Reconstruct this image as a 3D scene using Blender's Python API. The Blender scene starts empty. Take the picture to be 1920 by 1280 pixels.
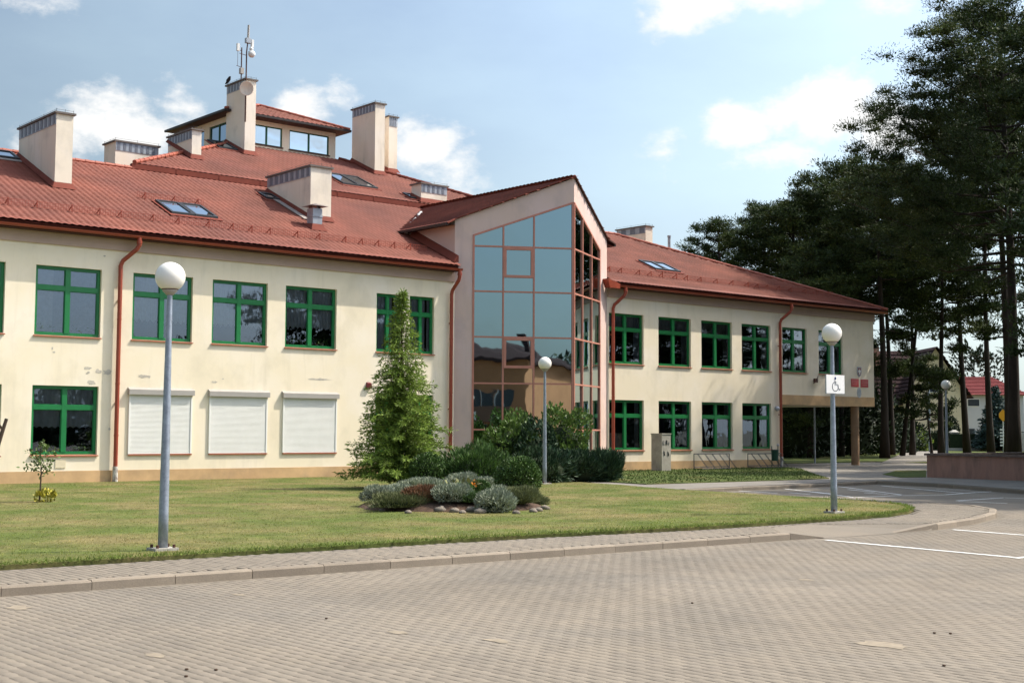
import bpy, math, random
import numpy as np
from mathutils import Vector, Matrix
rnd = random.Random(7)
npr = np.random.default_rng(11)
S = bpy.context.scene
C = S.collection
PI = math.pi

# ------------------------------------------------------------------ camera
CAM = np.array([0.0, -40.0, 1.65])
F = 2528.4
yaw, pitch, roll = 0.866978, 0.0752358, 0.0048632
fw = np.array([math.cos(yaw)*math.cos(pitch), math.sin(yaw)*math.cos(pitch), math.sin(pitch)])
r0 = np.array([math.sin(yaw), -math.cos(yaw), 0.0]); u0 = np.cross(r0, fw)
cr, sr = math.cos(roll), math.sin(roll)
rv, uv = cr*r0 + sr*u0, -sr*r0 + cr*u0
cam = bpy.data.cameras.new('camera'); camo = bpy.data.objects.new('camera', cam); C.objects.link(camo)
cam.sensor_fit = 'HORIZONTAL'; cam.sensor_width = 36.0; cam.lens = 36.0*F/1920
cam.shift_y = -24.87/1920
cam.clip_end = 3000
camo.matrix_world = Matrix(((rv[0], uv[0], -fw[0], CAM[0]), (rv[1], uv[1], -fw[1], CAM[1]), (rv[2], uv[2], -fw[2], CAM[2]), (0, 0, 0, 1)))
S.camera = camo

def ray(px, py): return fw + rv*(px-960)/F - uv*(py-640+24.87)/F
def gp(px, dep, py=812):            # ground position of a thing seen at column px, dep metres away
    d = ray(px, py); d = d/(d@fw); q = CAM + d*dep
    return float(q[0]), float(q[1])
def atz(px, py, z=0.0):
    d = ray(px, py); q = CAM + d*((z-CAM[2])/d[2]); return float(q[0]), float(q[1])

# ------------------------------------------------------------------ sky, sun, exposure
SUN = Vector((2.2, -1.0, 3.05)).normalized()
SUN_EL = math.asin(SUN.z); SUN_ROT = math.atan2(SUN.x, SUN.y)
world = bpy.data.worlds.new('World'); S.world = world; world.use_nodes = True
wt = world.node_tree; wn = wt.nodes; wl = wt.links; wn.clear()
w_out = wn.new('ShaderNodeOutputWorld'); w_bg = wn.new('ShaderNodeBackground')
sky = wn.new('ShaderNodeTexSky'); sky.sky_type = 'NISHITA'; sky.sun_disc = False
sky.sun_elevation = SUN_EL; sky.sun_rotation = SUN_ROT
sky.air_density = 1.0; sky.dust_density = 3.0; sky.ozone_density = 1.0; sky.altitude = 100
w_bg.inputs['Strength'].default_value = 0.064
SKY_GAIN = 1.0
def wmath(op, a, b=None, c=None, clamp=False):
    n = wn.new('ShaderNodeMath'); n.operation = op; n.use_clamp = clamp
    for i, v in enumerate((a, b, c)):
        if v is None: continue
        if isinstance(v, (int, float)): n.inputs[i].default_value = v
        else: wl.new(v, n.inputs[i])
    return n.outputs[0]
tc = wn.new('ShaderNodeTexCoord'); sep = wn.new('ShaderNodeSeparateXYZ'); wl.new(tc.outputs['Generated'], sep.inputs[0])
az = wmath('ARCTAN2', sep.outputs[1], sep.outputs[0]); el = wmath('ARCSINE', sep.outputs[2])
def w_noise(scale, detail, rough, zs=1.8, off=0.0):
    mp = wn.new('ShaderNodeMapping'); mp.inputs['Scale'].default_value = (1, 1, zs); mp.inputs['Location'].default_value = (off, off*.7, off*.3)
    wl.new(tc.outputs['Generated'], mp.inputs[0])
    n = wn.new('ShaderNodeTexNoise'); n.inputs['Scale'].default_value = scale; n.inputs['Detail'].default_value = detail
    n.inputs['Roughness'].default_value = rough; wl.new(mp.outputs[0], n.inputs['Vector']); return n.outputs['Fac']
nz = w_noise(16.0, 9, .62, 1.7, 3.1)
nz2 = w_noise(5.0, 5, .55, 2.6, 8.3)
# cumulus banks: centre azimuth / elevation in degrees, half widths in degrees, weight
BANKS = [(66.0, 12.4, 2.6, 1.7, .95), (64.0, 13.3, 1.5, 1.2, .85), (68.3, 11.2, 2.0, 1.2, .8), (58.8, 13.4, 2.0, 1.2, .95), (57.0, 13.8, 1.3, 1.0, .85), (60.5, 12.8, 1.5, 1.2, .8),
         (53.6, 12.0, 1.9, 1.6, 1.05), (52.2, 10.6, 2.0, 1.5, 1.05), (50.3, 9.7, 1.8, .9, .75), (36.6, 13.1, 2.4, 1.5, 1.35), (39.8, 12.6, 2.0, 1.1, 1.15), (34.2, 12.2, 2.2, 1.6, 1.2), (38.2, 11.6, 2.4, .9, 1.0), (38.1, 12.9, 1.7, 1.1, 1.2), (43.0, 12.2, 1.5, .8, .85),
         (42.0, 17.6, 2.6, 1.0, 1.1), (38.6, 17.9, 2.6, .9, .95), (33.0, 17.4, 3.2, .8, .6), (69.0, 16.9, 2.6, .8, .6), (62.5, 18.4, 2.4, .6, .5), (47.5, 10.3, 1.4, .7, .45), (36.0, 9.2, 4.0, 1.2, .45), (72, 9.5, 5, 1.4, .5),
         (100, 14, 16, 4, .8), (140, 12, 20, 4, .8), (190, 16, 22, 5, .8), (228, 20, 9, 3, .7), (262, 15, 12, 4, .7), (300, 16, 15, 5, .8), (345, 14, 16, 4, .8), (10, 16, 9, 3, .7), (120, 36, 25, 7, .7), (-60, 40, 30, 8, .7)]
mask = None
for a0, e0, wa, we, wgt in BANKS:
    a0 = (a0+180) % 360 - 180
    da = wmath('SUBTRACT', az, math.radians(a0)); da = wmath('WRAP', da, PI, -PI)
    da = wmath('DIVIDE', da, math.radians(wa)); de = wmath('DIVIDE', wmath('SUBTRACT', el, math.radians(e0)), math.radians(we))
    r2 = wmath('ADD', wmath('MULTIPLY', da, da), wmath('MULTIPLY', de, de))
    b = wmath('MULTIPLY', wmath('POWER', 2.718, wmath('MULTIPLY', r2, -.75)), wgt)
    mask = b if mask is None else wmath('MAXIMUM', mask, b)
dens = wmath('ADD', wmath('MULTIPLY', wmath('SUBTRACT', nz, .5), 3.6), wmath('MULTIPLY', wmath('SUBTRACT', nz2, .5), 1.2))
dens = wmath('ADD', dens, wmath('SUBTRACT', wmath('MULTIPLY', mask, 1.62), .86))
cm = wn.new('ShaderNodeMapRange'); cm.interpolation_type = 'SMOOTHSTEP'; wl.new(dens, cm.inputs[0])
cm.inputs[1].default_value = -.16; cm.inputs[2].default_value = .78; cm.inputs[3].default_value = 0; cm.inputs[4].default_value = .93
# thin milky veil, thickest low down
veil = wmath('ADD', wmath('MULTIPLY', nz2, .46), wmath('MULTIPLY', wmath('SUBTRACT', .36, el, None, True), .55), None, True)
dp = wn.new('ShaderNodeVectorMath'); dp.operation = 'DOT_PRODUCT'; wl.new(tc.outputs['Generated'], dp.inputs[0]); dp.inputs[1].default_value = tuple(SUN)
glow = wmath('MULTIPLY_ADD', wmath('POWER', wmath('MAXIMUM', dp.outputs['Value'], 0.0), 1.5), 2.6, 1.0)     # hazy air scatters forward, brighter towards the sun
hv = wn.new('ShaderNodeMixRGB'); hv.inputs[2].default_value = (5.15, 6.6, 7.2, 1); wl.new(veil, hv.inputs[0]); wl.new(sky.outputs[0], hv.inputs[1])
cloud_mix = wn.new('ShaderNodeMixRGB'); cloud_mix.inputs[2].default_value = (9.6, 9.5, 9.3, 1)
wl.new(cm.outputs[0], cloud_mix.inputs[0]); wl.new(hv.outputs[0], cloud_mix.inputs[1])
gl_ = wn.new('ShaderNodeVectorMath'); gl_.operation = 'SCALE'; wl.new(hv.outputs[0], gl_.inputs[0]); wl.new(glow, gl_.inputs['Scale']); wl.new(gl_.outputs[0], cloud_mix.inputs[1])
wl.new(cloud_mix.outputs[0], w_bg.inputs['Color']); wl.new(w_bg.outputs[0], w_out.inputs[0])

sun = bpy.data.lights.new('sun', 'SUN'); suno = bpy.data.objects.new('sun', sun); C.objects.link(suno)
sun.energy = 3.3; sun.angle = math.radians(.53); sun.color = (1.0, .93, .80)
suno.rotation_euler = SUN.to_track_quat('Z', 'Y').to_euler(); suno.location = (60, -40, 80)
S.view_settings.view_transform = 'Standard'; S.view_settings.look = 'None'
S.view_settings.gamma = 1; S.view_settings.use_curve_mapping = False
S.view_settings.exposure = .84
S.render.engine = 'CYCLES'
S.cycles.max_bounces = 8; S.cycles.transparent_max_bounces = 12

# ------------------------------------------------------------------ materials
def nodes(name):
    m = bpy.data.materials.new(name); m.use_nodes = True
    return m, m.node_tree.nodes, m.node_tree.links, m.node_tree.nodes['Principled BSDF']
def mat(name, col, rough=.75, var=.12, scale=2.0, bump=0.0, bscale=60.0, island=0.0, spec=.3, metal=0.0, col2=None, c2lo=.5, c2hi=.7, c2scale=1.0, objrand=False, stretch=(1, 1, 1), fine=0.0, fscale=80, trans=0.0):
    m, n, l, p = nodes(name)
    p.inputs['Roughness'].default_value = rough; p.inputs['Specular IOR Level'].default_value = spec; p.inputs['Metallic'].default_value = metal
    t = n.new('ShaderNodeTexCoord'); mp = n.new('ShaderNodeMapping'); mp.inputs['Scale'].default_value = stretch
    l.new(t.outputs['Object' if not objrand else 'Object'], mp.inputs[0])
    def noise(sc, det=6, ro=.6):
        a = n.new('ShaderNodeTexNoise'); a.inputs['Scale'].default_value = sc; a.inputs['Detail'].default_value = det; a.inputs['Roughness'].default_value = ro
        l.new(mp.outputs[0], a.inputs['Vector']); return a.outputs['Fac']
    def mix(f, a, b, typ='MIX'):
        x = n.new('ShaderNodeMixRGB'); x.blend_type = typ
        for i, v in ((0, f), (1, a), (2, b)):
            if isinstance(v, (int, float)): x.inputs[i].default_value = v
            elif isinstance(v, tuple): x.inputs[i].default_value = v
            else: l.new(v, x.inputs[i])
        return x.outputs[0]
    def mr(v, a, b, c, d):
        x = n.new('ShaderNodeMapRange'); l.new(v, x.inputs[0])
        for i, q in enumerate((a, b, c, d)): x.inputs[i+1].default_value = q
        return x.outputs[0]
    base = (*col, 1.0)
    if col2: base = mix(mr(noise(c2scale, 5, .6), c2lo, c2hi, 0, 1), base, (*col2, 1.0))
    if var: base = mix(1.0, base, mix(mr(noise(scale), .3, .7, 0, 1), (1-var, 1-var, 1-var, 1), (1+var, 1+var, 1+var, 1)), 'MULTIPLY')
    if fine: base = mix(1.0, base, mix(mr(noise(fscale, 4, .7), .3, .7, 0, 1), (1-fine,)*3+(1,), (1+fine,)*3+(1,)), 'MULTIPLY')
    if island:
        g = n.new('ShaderNodeNewGeometry'); v = g.outputs['Random Per Island']
        base = mix(1.0, base, mix(v, (1-island, 1-island, 1-island*.9, 1), (1+island, 1+island, 1+island*.7, 1)), 'MULTIPLY')
    if objrand:
        g = n.new('ShaderNodeObjectInfo'); v = g.outputs['Random']
        base = mix(1.0, base, mix(v, (1-.1, 1-.1, 1-.1, 1), (1.1, 1.1, 1.09, 1)), 'MULTIPLY')
    if isinstance(base, tuple): p.inputs['Base Color'].default_value = base
    else: l.new(base, p.inputs['Base Color'])
    if bump:
        b = n.new('ShaderNodeBump'); b.inputs['Strength'].default_value = bump; b.inputs['Distance'].default_value = .02
        l.new(noise(bscale, 5, .65), b.inputs['Height']); l.new(b.outputs[0], p.inputs['Normal'])
    if trans:
        out = [q for q in n if q.type == 'OUTPUT_MATERIAL'][0]
        tr = n.new('ShaderNodeBsdfTranslucent'); ms = n.new('ShaderNodeMixShader'); ms.inputs[0].default_value = trans
        if isinstance(base, tuple): tr.inputs[0].default_value = base
        else: l.new(base, tr.inputs[0])
        l.new(p.outputs[0], ms.inputs[1]); l.new(tr.outputs[0], ms.inputs[2]); l.new(ms.outputs[0], out.inputs[0])
    return m

def m_plaster(name, col, dirty):
    """painted render: big soft blotches, rain streaks, small pits"""
    m, n, l, p = nodes(name); p.inputs['Roughness'].default_value = .88; p.inputs['Specular IOR Level'].default_value = .15
    t = n.new('ShaderNodeTexCoord')
    def nz(sc, det, st=(1, 1, 1), ro=.6):
        mp = n.new('ShaderNodeMapping'); mp.inputs['Scale'].default_value = st; l.new(t.outputs['Object'], mp.inputs[0])
        a = n.new('ShaderNodeTexNoise'); a.inputs['Scale'].default_value = sc; a.inputs['Detail'].default_value = det; a.inputs['Roughness'].default_value = ro
        l.new(mp.outputs[0], a.inputs['Vector']); return a.outputs['Fac']
    def rng(v, a, b, c, d):
        x = n.new('ShaderNodeMapRange'); l.new(v, x.inputs[0])
        for i, q in enumerate((a, b, c, d)): x.inputs[i+1].default_value = q
        return x.outputs[0]
    def mx(f, a, b):
        x = n.new('ShaderNodeMixRGB')
        for i, v in ((0, f), (1, a), (2, b)):
            if isinstance(v, tuple): x.inputs[i].default_value = v
            else: l.new(v, x.inputs[i])
        return x.outputs[0]
    c = (*col, 1); d = (*dirty, 1); li = (min(col[0]*1.06, .92), min(col[1]*1.09, .9), min(col[2]*1.22, .86), 1)
    a = mx(rng(nz(.55, 5), .44, .70, 0, .75), c, li)
    a = mx(rng(nz(.9, 7, (1, 1, .8)), .52, .78, 0, .7), a, d)
    a = mx(rng(nz(1.6, 6, (2.2, 2.2, .22)), .54, .80, 0, .5), a, d)
    a = mx(rng(nz(7, 6, (1, 1, 1), .7), .66, .78, 0, .35), a, d)
    l.new(a, p.inputs['Base Color'])
    b = n.new('ShaderNodeBump'); b.inputs['Strength'].default_value = .25; b.inputs['Distance'].default_value = .01
    l.new(nz(70, 4), b.inputs['Height']); l.new(b.outputs[0], p.inputs['Normal'])
    return m
CREAM = m_plaster('cream_plaster', (.84, .735, .562), (.66, .58, .44))
CHIM = m_plaster('chimney_plaster', (.76, .68, .56), (.45, .41, .35))
PINK = m_plaster('pink_plaster', (.62, .47, .41), (.45, .36, .34))
OCHRE = mat('ochre_plinth', (.56, .365, .195), .85, .16, 1.5, .2, 60, col2=(.42, .29, .17), c2lo=.5, c2hi=.75, c2scale=1.1)
BAND = mat('rose_band', (.50, .36, .30), .85, .10, .8)
GREY_PATCH = mat('bare_render', (.50, .455, .39), .95, .25, 8, .4, 40)
ROOF = mat('red_metal_tile', (.228, .073, .050), .62, .24, .7, .15, 120, col2=(.175, .060, .047), c2lo=.38, c2hi=.72, c2scale=.3, spec=.14, fine=.14, fscale=30)
RIDGE = mat('ridge_cap_red', (.33, .095, .06), .55, .15, 2, spec=.2)
FLASH = mat('red_flashing', (.17, .048, .034), .75, .15, 2, spec=.08)
LEAD = mat('dull_flashing', (.30, .26, .24), .6, .2, 3)
WHITE_FOAM = mat('white_sealant', (.80, .79, .76), .8, .1, 12, .8, 30)
GUTTER = mat('gutter_red_brown', (.29, .055, .028), .38, .12, 3, spec=.45)
SOFFIT = mat('soffit_brown', (.075, .030, .022), .6, .15, 2)
BLACKTRIM = mat('dark_eave_trim', (.025, .018, .018), .5, .1, 2)
GREEN = mat('green_window_paint', (.008, .165, .045), .38, .10, 3, spec=.45)
GREEN_DK = mat('dark_green_frame', (.015, .10, .055), .45, .10, 3)
SILL = mat('sill_red_brown', (.36, .12, .075), .45, .12, 4)
FRAME = mat('rose_aluminium', (.48, .20, .145), .42, .08, 3, spec=.45)
ZINC = mat('zinc_panel', (.33, .36, .40), .45, .15, 4, metal=.3)
ZINC_DK = mat('zinc_vent_slot', (.15, .165, .20), .5, .12, 4)
CAPM = mat('chimney_cap', (.14, .12, .11), .7, .2, 4)
GALV = mat('galvanised_steel', (.27, .31, .37), .45, .22, 9, .1, 80, spec=.5, metal=.35, fine=.12, fscale=40)
CONC = mat('weathered_concrete', (.40, .37, .32), .92, .22, 3, .4, 40, col2=(.27, .25, .22), c2scale=1.6)
GLOBE = mat('opal_globe', (.82, .79, .73), .28, .03, 2, spec=.5)
SHUT = mat('shutter_white', (.80, .79, .76), .45, .03, 3, spec=.4)
SHUTBOX = mat('shutter_box', (.37, .345, .32), .45, .05, 3, spec=.4)
LACE = mat('lace_curtain', (.82, .83, .86), .9, .10, 9, trans=.3)
VEIL = mat('net_curtain', (.44, .48, .58), .9, .12, 7, trans=.3)
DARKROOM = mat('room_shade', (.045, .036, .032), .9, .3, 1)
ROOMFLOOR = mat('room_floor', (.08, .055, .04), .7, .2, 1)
POTRED = mat('plant_pot', (.35, .16, .08), .6, .1, 5)
BLACK = mat('black_metal', (.02, .02, .022), .45, .1, 6)
STEELDK = mat('rack_tube', (.07, .07, .075), .5, .3, 9)
WHITEPAINT = mat('white_sign', (.72, .72, .71), .4, .05, 4, spec=.4)
REDSIGN = mat('red_plate', (.45, .012, .022), .4, .06, 6, spec=.4)
SIGNINK = mat('dark_ink', (.03, .04, .06), .5, .05, 6)
BLUEINK = mat('blue_ink', (.02, .05, .18), .5, .05, 6)
SILVER = mat('silver_plate', (.42, .43, .48), .4, .15, 20, metal=.4)
BIN = mat('dark_green_bin', (.012, .05, .035), .45, .15, 6)
YELLOW = mat('yellow_sign', (.75, .34, .02), .45, .05, 5)
def glass_mat(name, ior, tint):
    m, n, l, p = nodes(name); out = [q for q in n if q.type == 'OUTPUT_MATERIAL'][0]
    tr = n.new('ShaderNodeBsdfTransparent'); tr.inputs[0].default_value = (*tint, 1)
    gl = n.new('ShaderNodeBsdfGlossy'); gl.inputs['Roughness'].default_value = .012; gl.inputs['Color'].default_value = (.66, .78, 1.0, 1)
    fr = n.new('ShaderNodeFresnel'); fr.inputs['IOR'].default_value = ior
    t = n.new('ShaderNodeTexCoord'); a = n.new('ShaderNodeTexNoise'); a.inputs['Scale'].default_value = 1.3; a.inputs['Detail'].default_value = 2
    oi = n.new('ShaderNodeObjectInfo'); ad = n.new('ShaderNodeVectorMath'); l.new(t.outputs['Object'], ad.inputs[0]); l.new(oi.outputs['Location'], ad.inputs[1]); l.new(ad.outputs[0], a.inputs['Vector'])
    b = n.new('ShaderNodeBump'); b.inputs['Strength'].default_value = .18; b.inputs['Distance'].default_value = .02; l.new(a.outputs['Fac'], b.inputs['Height'])
    l.new(b.outputs[0], gl.inputs['Normal'])
    ms = n.new('ShaderNodeMixShader'); l.new(fr.outputs[0], ms.inputs[0]); l.new(tr.outputs[0], ms.inputs[1]); l.new(gl.outputs[0], ms.inputs[2]); l.new(ms.outputs[0], out.inputs[0])
    return m
GLASS = glass_mat('window_glass', 2.35, (.72, .76, .76))
def mirror_mat(name, col, dist):
    m, n, l, p = nodes(name); p.inputs['Base Color'].default_value = (*col, 1); p.inputs['Metallic'].default_value = 1; p.inputs['Roughness'].default_value = .015
    t = n.new('ShaderNodeTexCoord'); a = n.new('ShaderNodeTexNoise'); a.inputs['Scale'].default_value = .8; a.inputs['Detail'].default_value = 1.5
    oi = n.new('ShaderNodeObjectInfo'); ad = n.new('ShaderNodeVectorMath'); l.new(t.outputs['Object'], ad.inputs[0])
    ml = n.new('ShaderNodeMath'); ml.operation = 'MULTIPLY'; ml.inputs[1].default_value = 9; l.new(oi.outputs['Random'], ml.inputs[0]); l.new(ml.outputs[0], ad.inputs[1])
    l.new(ad.outputs[0], a.inputs['Vector'])
    b = n.new('ShaderNodeBump'); b.inputs['Strength'].default_value = 1; b.inputs['Distance'].default_value = dist; l.new(a.outputs['Fac'], b.inputs['Height']); l.new(b.outputs[0], p.inputs['Normal'])
    return m
MIRROR = mirror_mat('coated_glass', (.33, .44, .47), .0045)
SKYGLASS = mirror_mat('roof_window_glass', (.42, .50, .58), .003)

# ------------------------------------------------------------------ mesh helpers
def np_mesh(name, verts, faces_list):
    """faces_list: list of (k-column int arrays)"""
    me = bpy.data.meshes.new(name); verts = np.asarray(verts, np.float32)
    me.vertices.add(len(verts)); me.vertices.foreach_set('co', verts.ravel())
    tot = np.concatenate([np.full(len(f), f.shape[1], np.int32) for f in faces_list]) if faces_list else np.zeros(0, np.int32)
    idx = np.concatenate([f.astype(np.int32).ravel() for f in faces_list])
    me.loops.add(len(idx)); me.loops.foreach_set('vertex_index', idx)
    me.polygons.add(len(tot)); st = np.concatenate([[0], np.cumsum(tot)[:-1]]).astype(np.int32)
    me.polygons.foreach_set('loop_start', st); me.polygons.foreach_set('loop_total', tot)
    me.update(calc_edges=True); me.validate()
    return me
class MB:
    def __init__(self): self.v = []; self.f = []; self.m = []
    def add(self, vs, fs, mi=0):
        o = len(self.v); self.v += [tuple(map(float, q)) for q in vs]
        for f in fs: self.f.append(tuple(i+o for i in f)); self.m.append(mi)
        return self
    def box(self, x0, x1, y0, y1, z0, z1, mi=0):
        return self.add([(x0, y0, z0), (x1, y0, z0), (x1, y1, z0), (x0, y1, z0), (x0, y0, z1), (x1, y0, z1), (x1, y1, z1), (x0, y1, z1)],
                 [(0, 3, 2, 1), (4, 5, 6, 7), (0, 1, 5, 4), (1, 2, 6, 5), (2, 3, 7, 6), (3, 0, 4, 7)], mi)
    def hexa(self, p, mi=0):                    # 8 free corners: bottom ring, top ring
        return self.add(p, [(0, 3, 2, 1), (4, 5, 6, 7), (0, 1, 5, 4), (1, 2, 6, 5), (2, 3, 7, 6), (3, 0, 4, 7)], mi)
    def bar(self, a, b, w, h, mi=0, up=(0, 0, 1)):     # box beam from a to b
        a, b, up = Vector(a), Vector(b), Vector(up); d = (b-a).normalized(); s = d.cross(up)
        if s.length < 1e-4: s = d.cross(Vector((0, 1, 0)))
        s.normalize(); t = s.cross(d); s *= w/2; t *= h/2
        return self.hexa([a-s-t, a+s-t, b+s-t, b-s-t, a-s+t, a+s+t, b+s+t, b-s+t], mi)
    def poly(self, pts, mi=0): return self.add(pts, [tuple(range(len(pts)))], mi)
    def prism(self, pts, z0, z1, mi=0):
        n = len(pts)
        return self.add([(x, y, z0) for x, y in pts]+[(x, y, z1) for x, y in pts],
                 [tuple(reversed(range(n))), tuple(range(n, 2*n))]+[(i, (i+1) % n, (i+1) % n+n, i+n) for i in range(n)], mi)
    def tube(self, pts, rad, seg=8, mi=0, caps=True):
        pts = [Vector(p) for p in pts]; n = len(pts); rad = [rad]*n if isinstance(rad, (int, float)) else rad
        vs = []; prev = None
        for i, p in enumerate(pts):
            d = (pts[min(i+1, n-1)]-pts[max(i-1, 0)]).normalized()
            if prev is None:
                s = d.cross(Vector((0, 0, 1)))
                if s.length < .05: s = d.cross(Vector((0, 1, 0)))
            else: s = prev-d*prev.dot(d)
            s.normalize(); prev = s; t = d.cross(s)
            vs += [p+(s*math.cos(2*PI*k/seg)+t*math.sin(2*PI*k/seg))*rad[i] for k in range(seg)]
        fs = [(i*seg+k, i*seg+(k+1) % seg, (i+1)*seg+(k+1) % seg, (i+1)*seg+k) for i in range(n-1) for k in range(seg)]
        if caps: fs += [tuple(reversed(range(seg))), tuple(range((n-1)*seg, n*seg))]
        return self.add(vs, fs, mi)
    def lathe(self, prof, c=(0, 0, 0), seg=24, mi=0):        # prof: (radius, z)
        vs = [(c[0]+r*math.cos(2*PI*k/seg), c[1]+r*math.sin(2*PI*k/seg), c[2]+z) for r, z in prof for k in range(seg)]
        fs = [(i*seg+k, i*seg+(k+1) % seg, (i+1)*seg+(k+1) % seg, (i+1)*seg+k) for i in range(len(prof)-1) for k in range(seg)]
        fs += [tuple(reversed(range(seg))), tuple(range((len(prof)-1)*seg, len(prof)*seg))]
        return self.add(vs, fs, mi)
    def ball(self, c, r, seg=24, rings=14, mi=0, sz=1.0, lo=-1.0):
        prof = []
        for i in range(rings+1):
            a = math.asin(lo)+(PI/2-math.asin(lo))*i/rings; prof.append((max(r*math.cos(a), 1e-4), r*sz*math.sin(a)))
        return self.lathe(prof, c, seg, mi)
    def mesh(self, name):
        me = bpy.data.meshes.new(name); me.from_pydata(self.v, [], self.f); me.update()
        if any(self.m): me.polygons.foreach_set('material_index', self.m)
        return me
def wloc(o):
    v = Vector((0, 0, 0))
    while o: v = v+o.location; o = o.parent
    return v
def link(name, me, mats, parent=None, loc=None, smooth=False, rotz=0):
    """mesh object; with a parent its vertices are given in world space unless loc is set"""
    o = bpy.data.objects.new(name, me); C.objects.link(o)
    for q in (mats if isinstance(mats, (list, tuple)) else [mats]): 
        if len(me.materials) < (len(mats) if isinstance(mats, (list, tuple)) else 1): me.materials.append(q)
    if smooth: me.polygons.foreach_set('use_smooth', [True]*len(me.polygons))
    if parent is not None:
        o.parent = parent
        if loc is None:
            off = wloc(parent)
            if off.length > 0: me.transform(Matrix.Translation(-off))
        else: o.location = loc
    elif loc is not None: o.location = loc
    o.rotation_euler.z = rotz
    return o
def part(name, mb, mats, parent=None, loc=None, smooth=False, rotz=0): return link(name, mb.mesh(name), mats, parent, loc, smooth, rotz)
def tag(o, label, cat, group=None, kind=None):
    if label: o['label'] = label
    if cat: o['category'] = cat
    if group: o['group'] = group
    if kind: o['kind'] = kind
    return o
def empty(name, loc, label, cat, group=None, rotz=0):
    o = bpy.data.objects.new(name, None); C.objects.link(o); o.location = loc; o.rotation_euler.z = rotz
    o.empty_display_size = .3
    return tag(o, label, cat, group)
def struct(o, label=None): o['kind'] = 'structure'; o['label'] = label or o.name; return o
def base_at(o, loc):                     # move a single-mesh thing's origin to its base
    o.data.transform(Matrix.Translation(-Vector(loc))); o.location = loc; return o
def copy_tree(o, parent=None):
    c = o.copy(); C.objects.link(c)
    if parent is not None: c.parent = parent
    for ch in list(o.children): copy_tree(ch, c)
    return c
def blades(P, D, L, W, tip=.15, bend=None):
    """one quad per leaf: base P, direction D (unit), length L, width W"""
    n = len(P); ref = npr.normal(size=(n, 3)); s = np.cross(D, ref); s /= np.linalg.norm(s, axis=1)[:, None]+1e-9
    L = np.broadcast_to(np.asarray(L, float), (n,))[:, None]; W = np.broadcast_to(np.asarray(W, float), (n,))[:, None]
    E = P+D*L
    if bend is not None: E = E+np.array([0, 0, -1])*L*bend
    Mi = P+D*L*.5
    v = np.stack([P, Mi+s*W/2, E, Mi-s*W/2], 1).reshape(-1, 3)
    f = np.arange(4*n).reshape(n, 4)
    return v, f
def unit(v): return v/(np.linalg.norm(v, axis=-1, keepdims=True)+1e-9)
def rdir(n, up=0.0, flat=1.0):
    d = npr.normal(size=(n, 3)); d[:, 2] *= flat; d = unit(d); d[:, 2] += up; return unit(d)

# ------------------------------------------------------------------ ground
def proj(P):
    d = np.asarray(P, float)-CAM; z = d@fw
    return 960+F*(d@rv)/z, 640-24.87-F*(d@uv)/z, z
def inside(px, py, poly):
    poly = np.asarray(poly); r = np.zeros(len(px), bool); j = len(poly)-1
    for i in range(len(poly)):
        xi, yi = poly[i]; xj, yj = poly[j]
        c = ((yi > py) != (yj > py)) & (px < (xj-xi)*(py-yi)/(yj-yi+1e-12)+xi); r ^= c; j = i
    return r
GRASSM = mat('lawn_turf', (.088, .110, .029), .95, .22, 1.3, .5, 55, col2=(.165, .140, .060), c2lo=.40, c2hi=.64, c2scale=.5, fine=.30, fscale=7.5, spec=.1)
GRASSB = mat('grass_blade', (.215, .255, .068), .85, .2, 1.3, island=.12, col2=(.36, .305, .13), c2lo=.40, c2hi=.64, c2scale=.5, spec=.1, trans=.45)
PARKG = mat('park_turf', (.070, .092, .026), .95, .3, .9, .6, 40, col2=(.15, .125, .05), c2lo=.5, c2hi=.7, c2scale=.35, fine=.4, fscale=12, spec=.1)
PAVER = mat('paver_concrete', (.196, .166, .132), .88, .14, .35, .25, 160, island=.06, col2=(.170, .149, .124), c2lo=.42, c2hi=.68, c2scale=.38, fine=.08, fscale=120, spec=.2)
PAVER1 = mat('single_paver', (.190, .162, .130), .88, .10, .45, .25, 160, objrand=True, fine=.08, fscale=120, spec=.2)
JOINT = mat('joint_sand', (.13, .11, .085), .95, .2, 6, .4, 120)
KERB = mat('kerb_concrete', (.235, .195, .152), .9, .14, 1.6, .35, 70, objrand=True, fine=.12, fscale=50)
PATHM = mat('footpath_concrete', (.20, .18, .155), .9, .18, .8, .3, 50, fine=.1, fscale=30)
ROADW = mat('road_paint', (.72, .72, .70), .7, .12, 7, .2, 60, fine=.15, fscale=25)
SOIL = mat('bed_soil', (.075, .045, .030), .95, .3, 5, .8, 20)
EARTH = mat('earth', (.11, .10, .06), .95, .25, .1)
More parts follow.
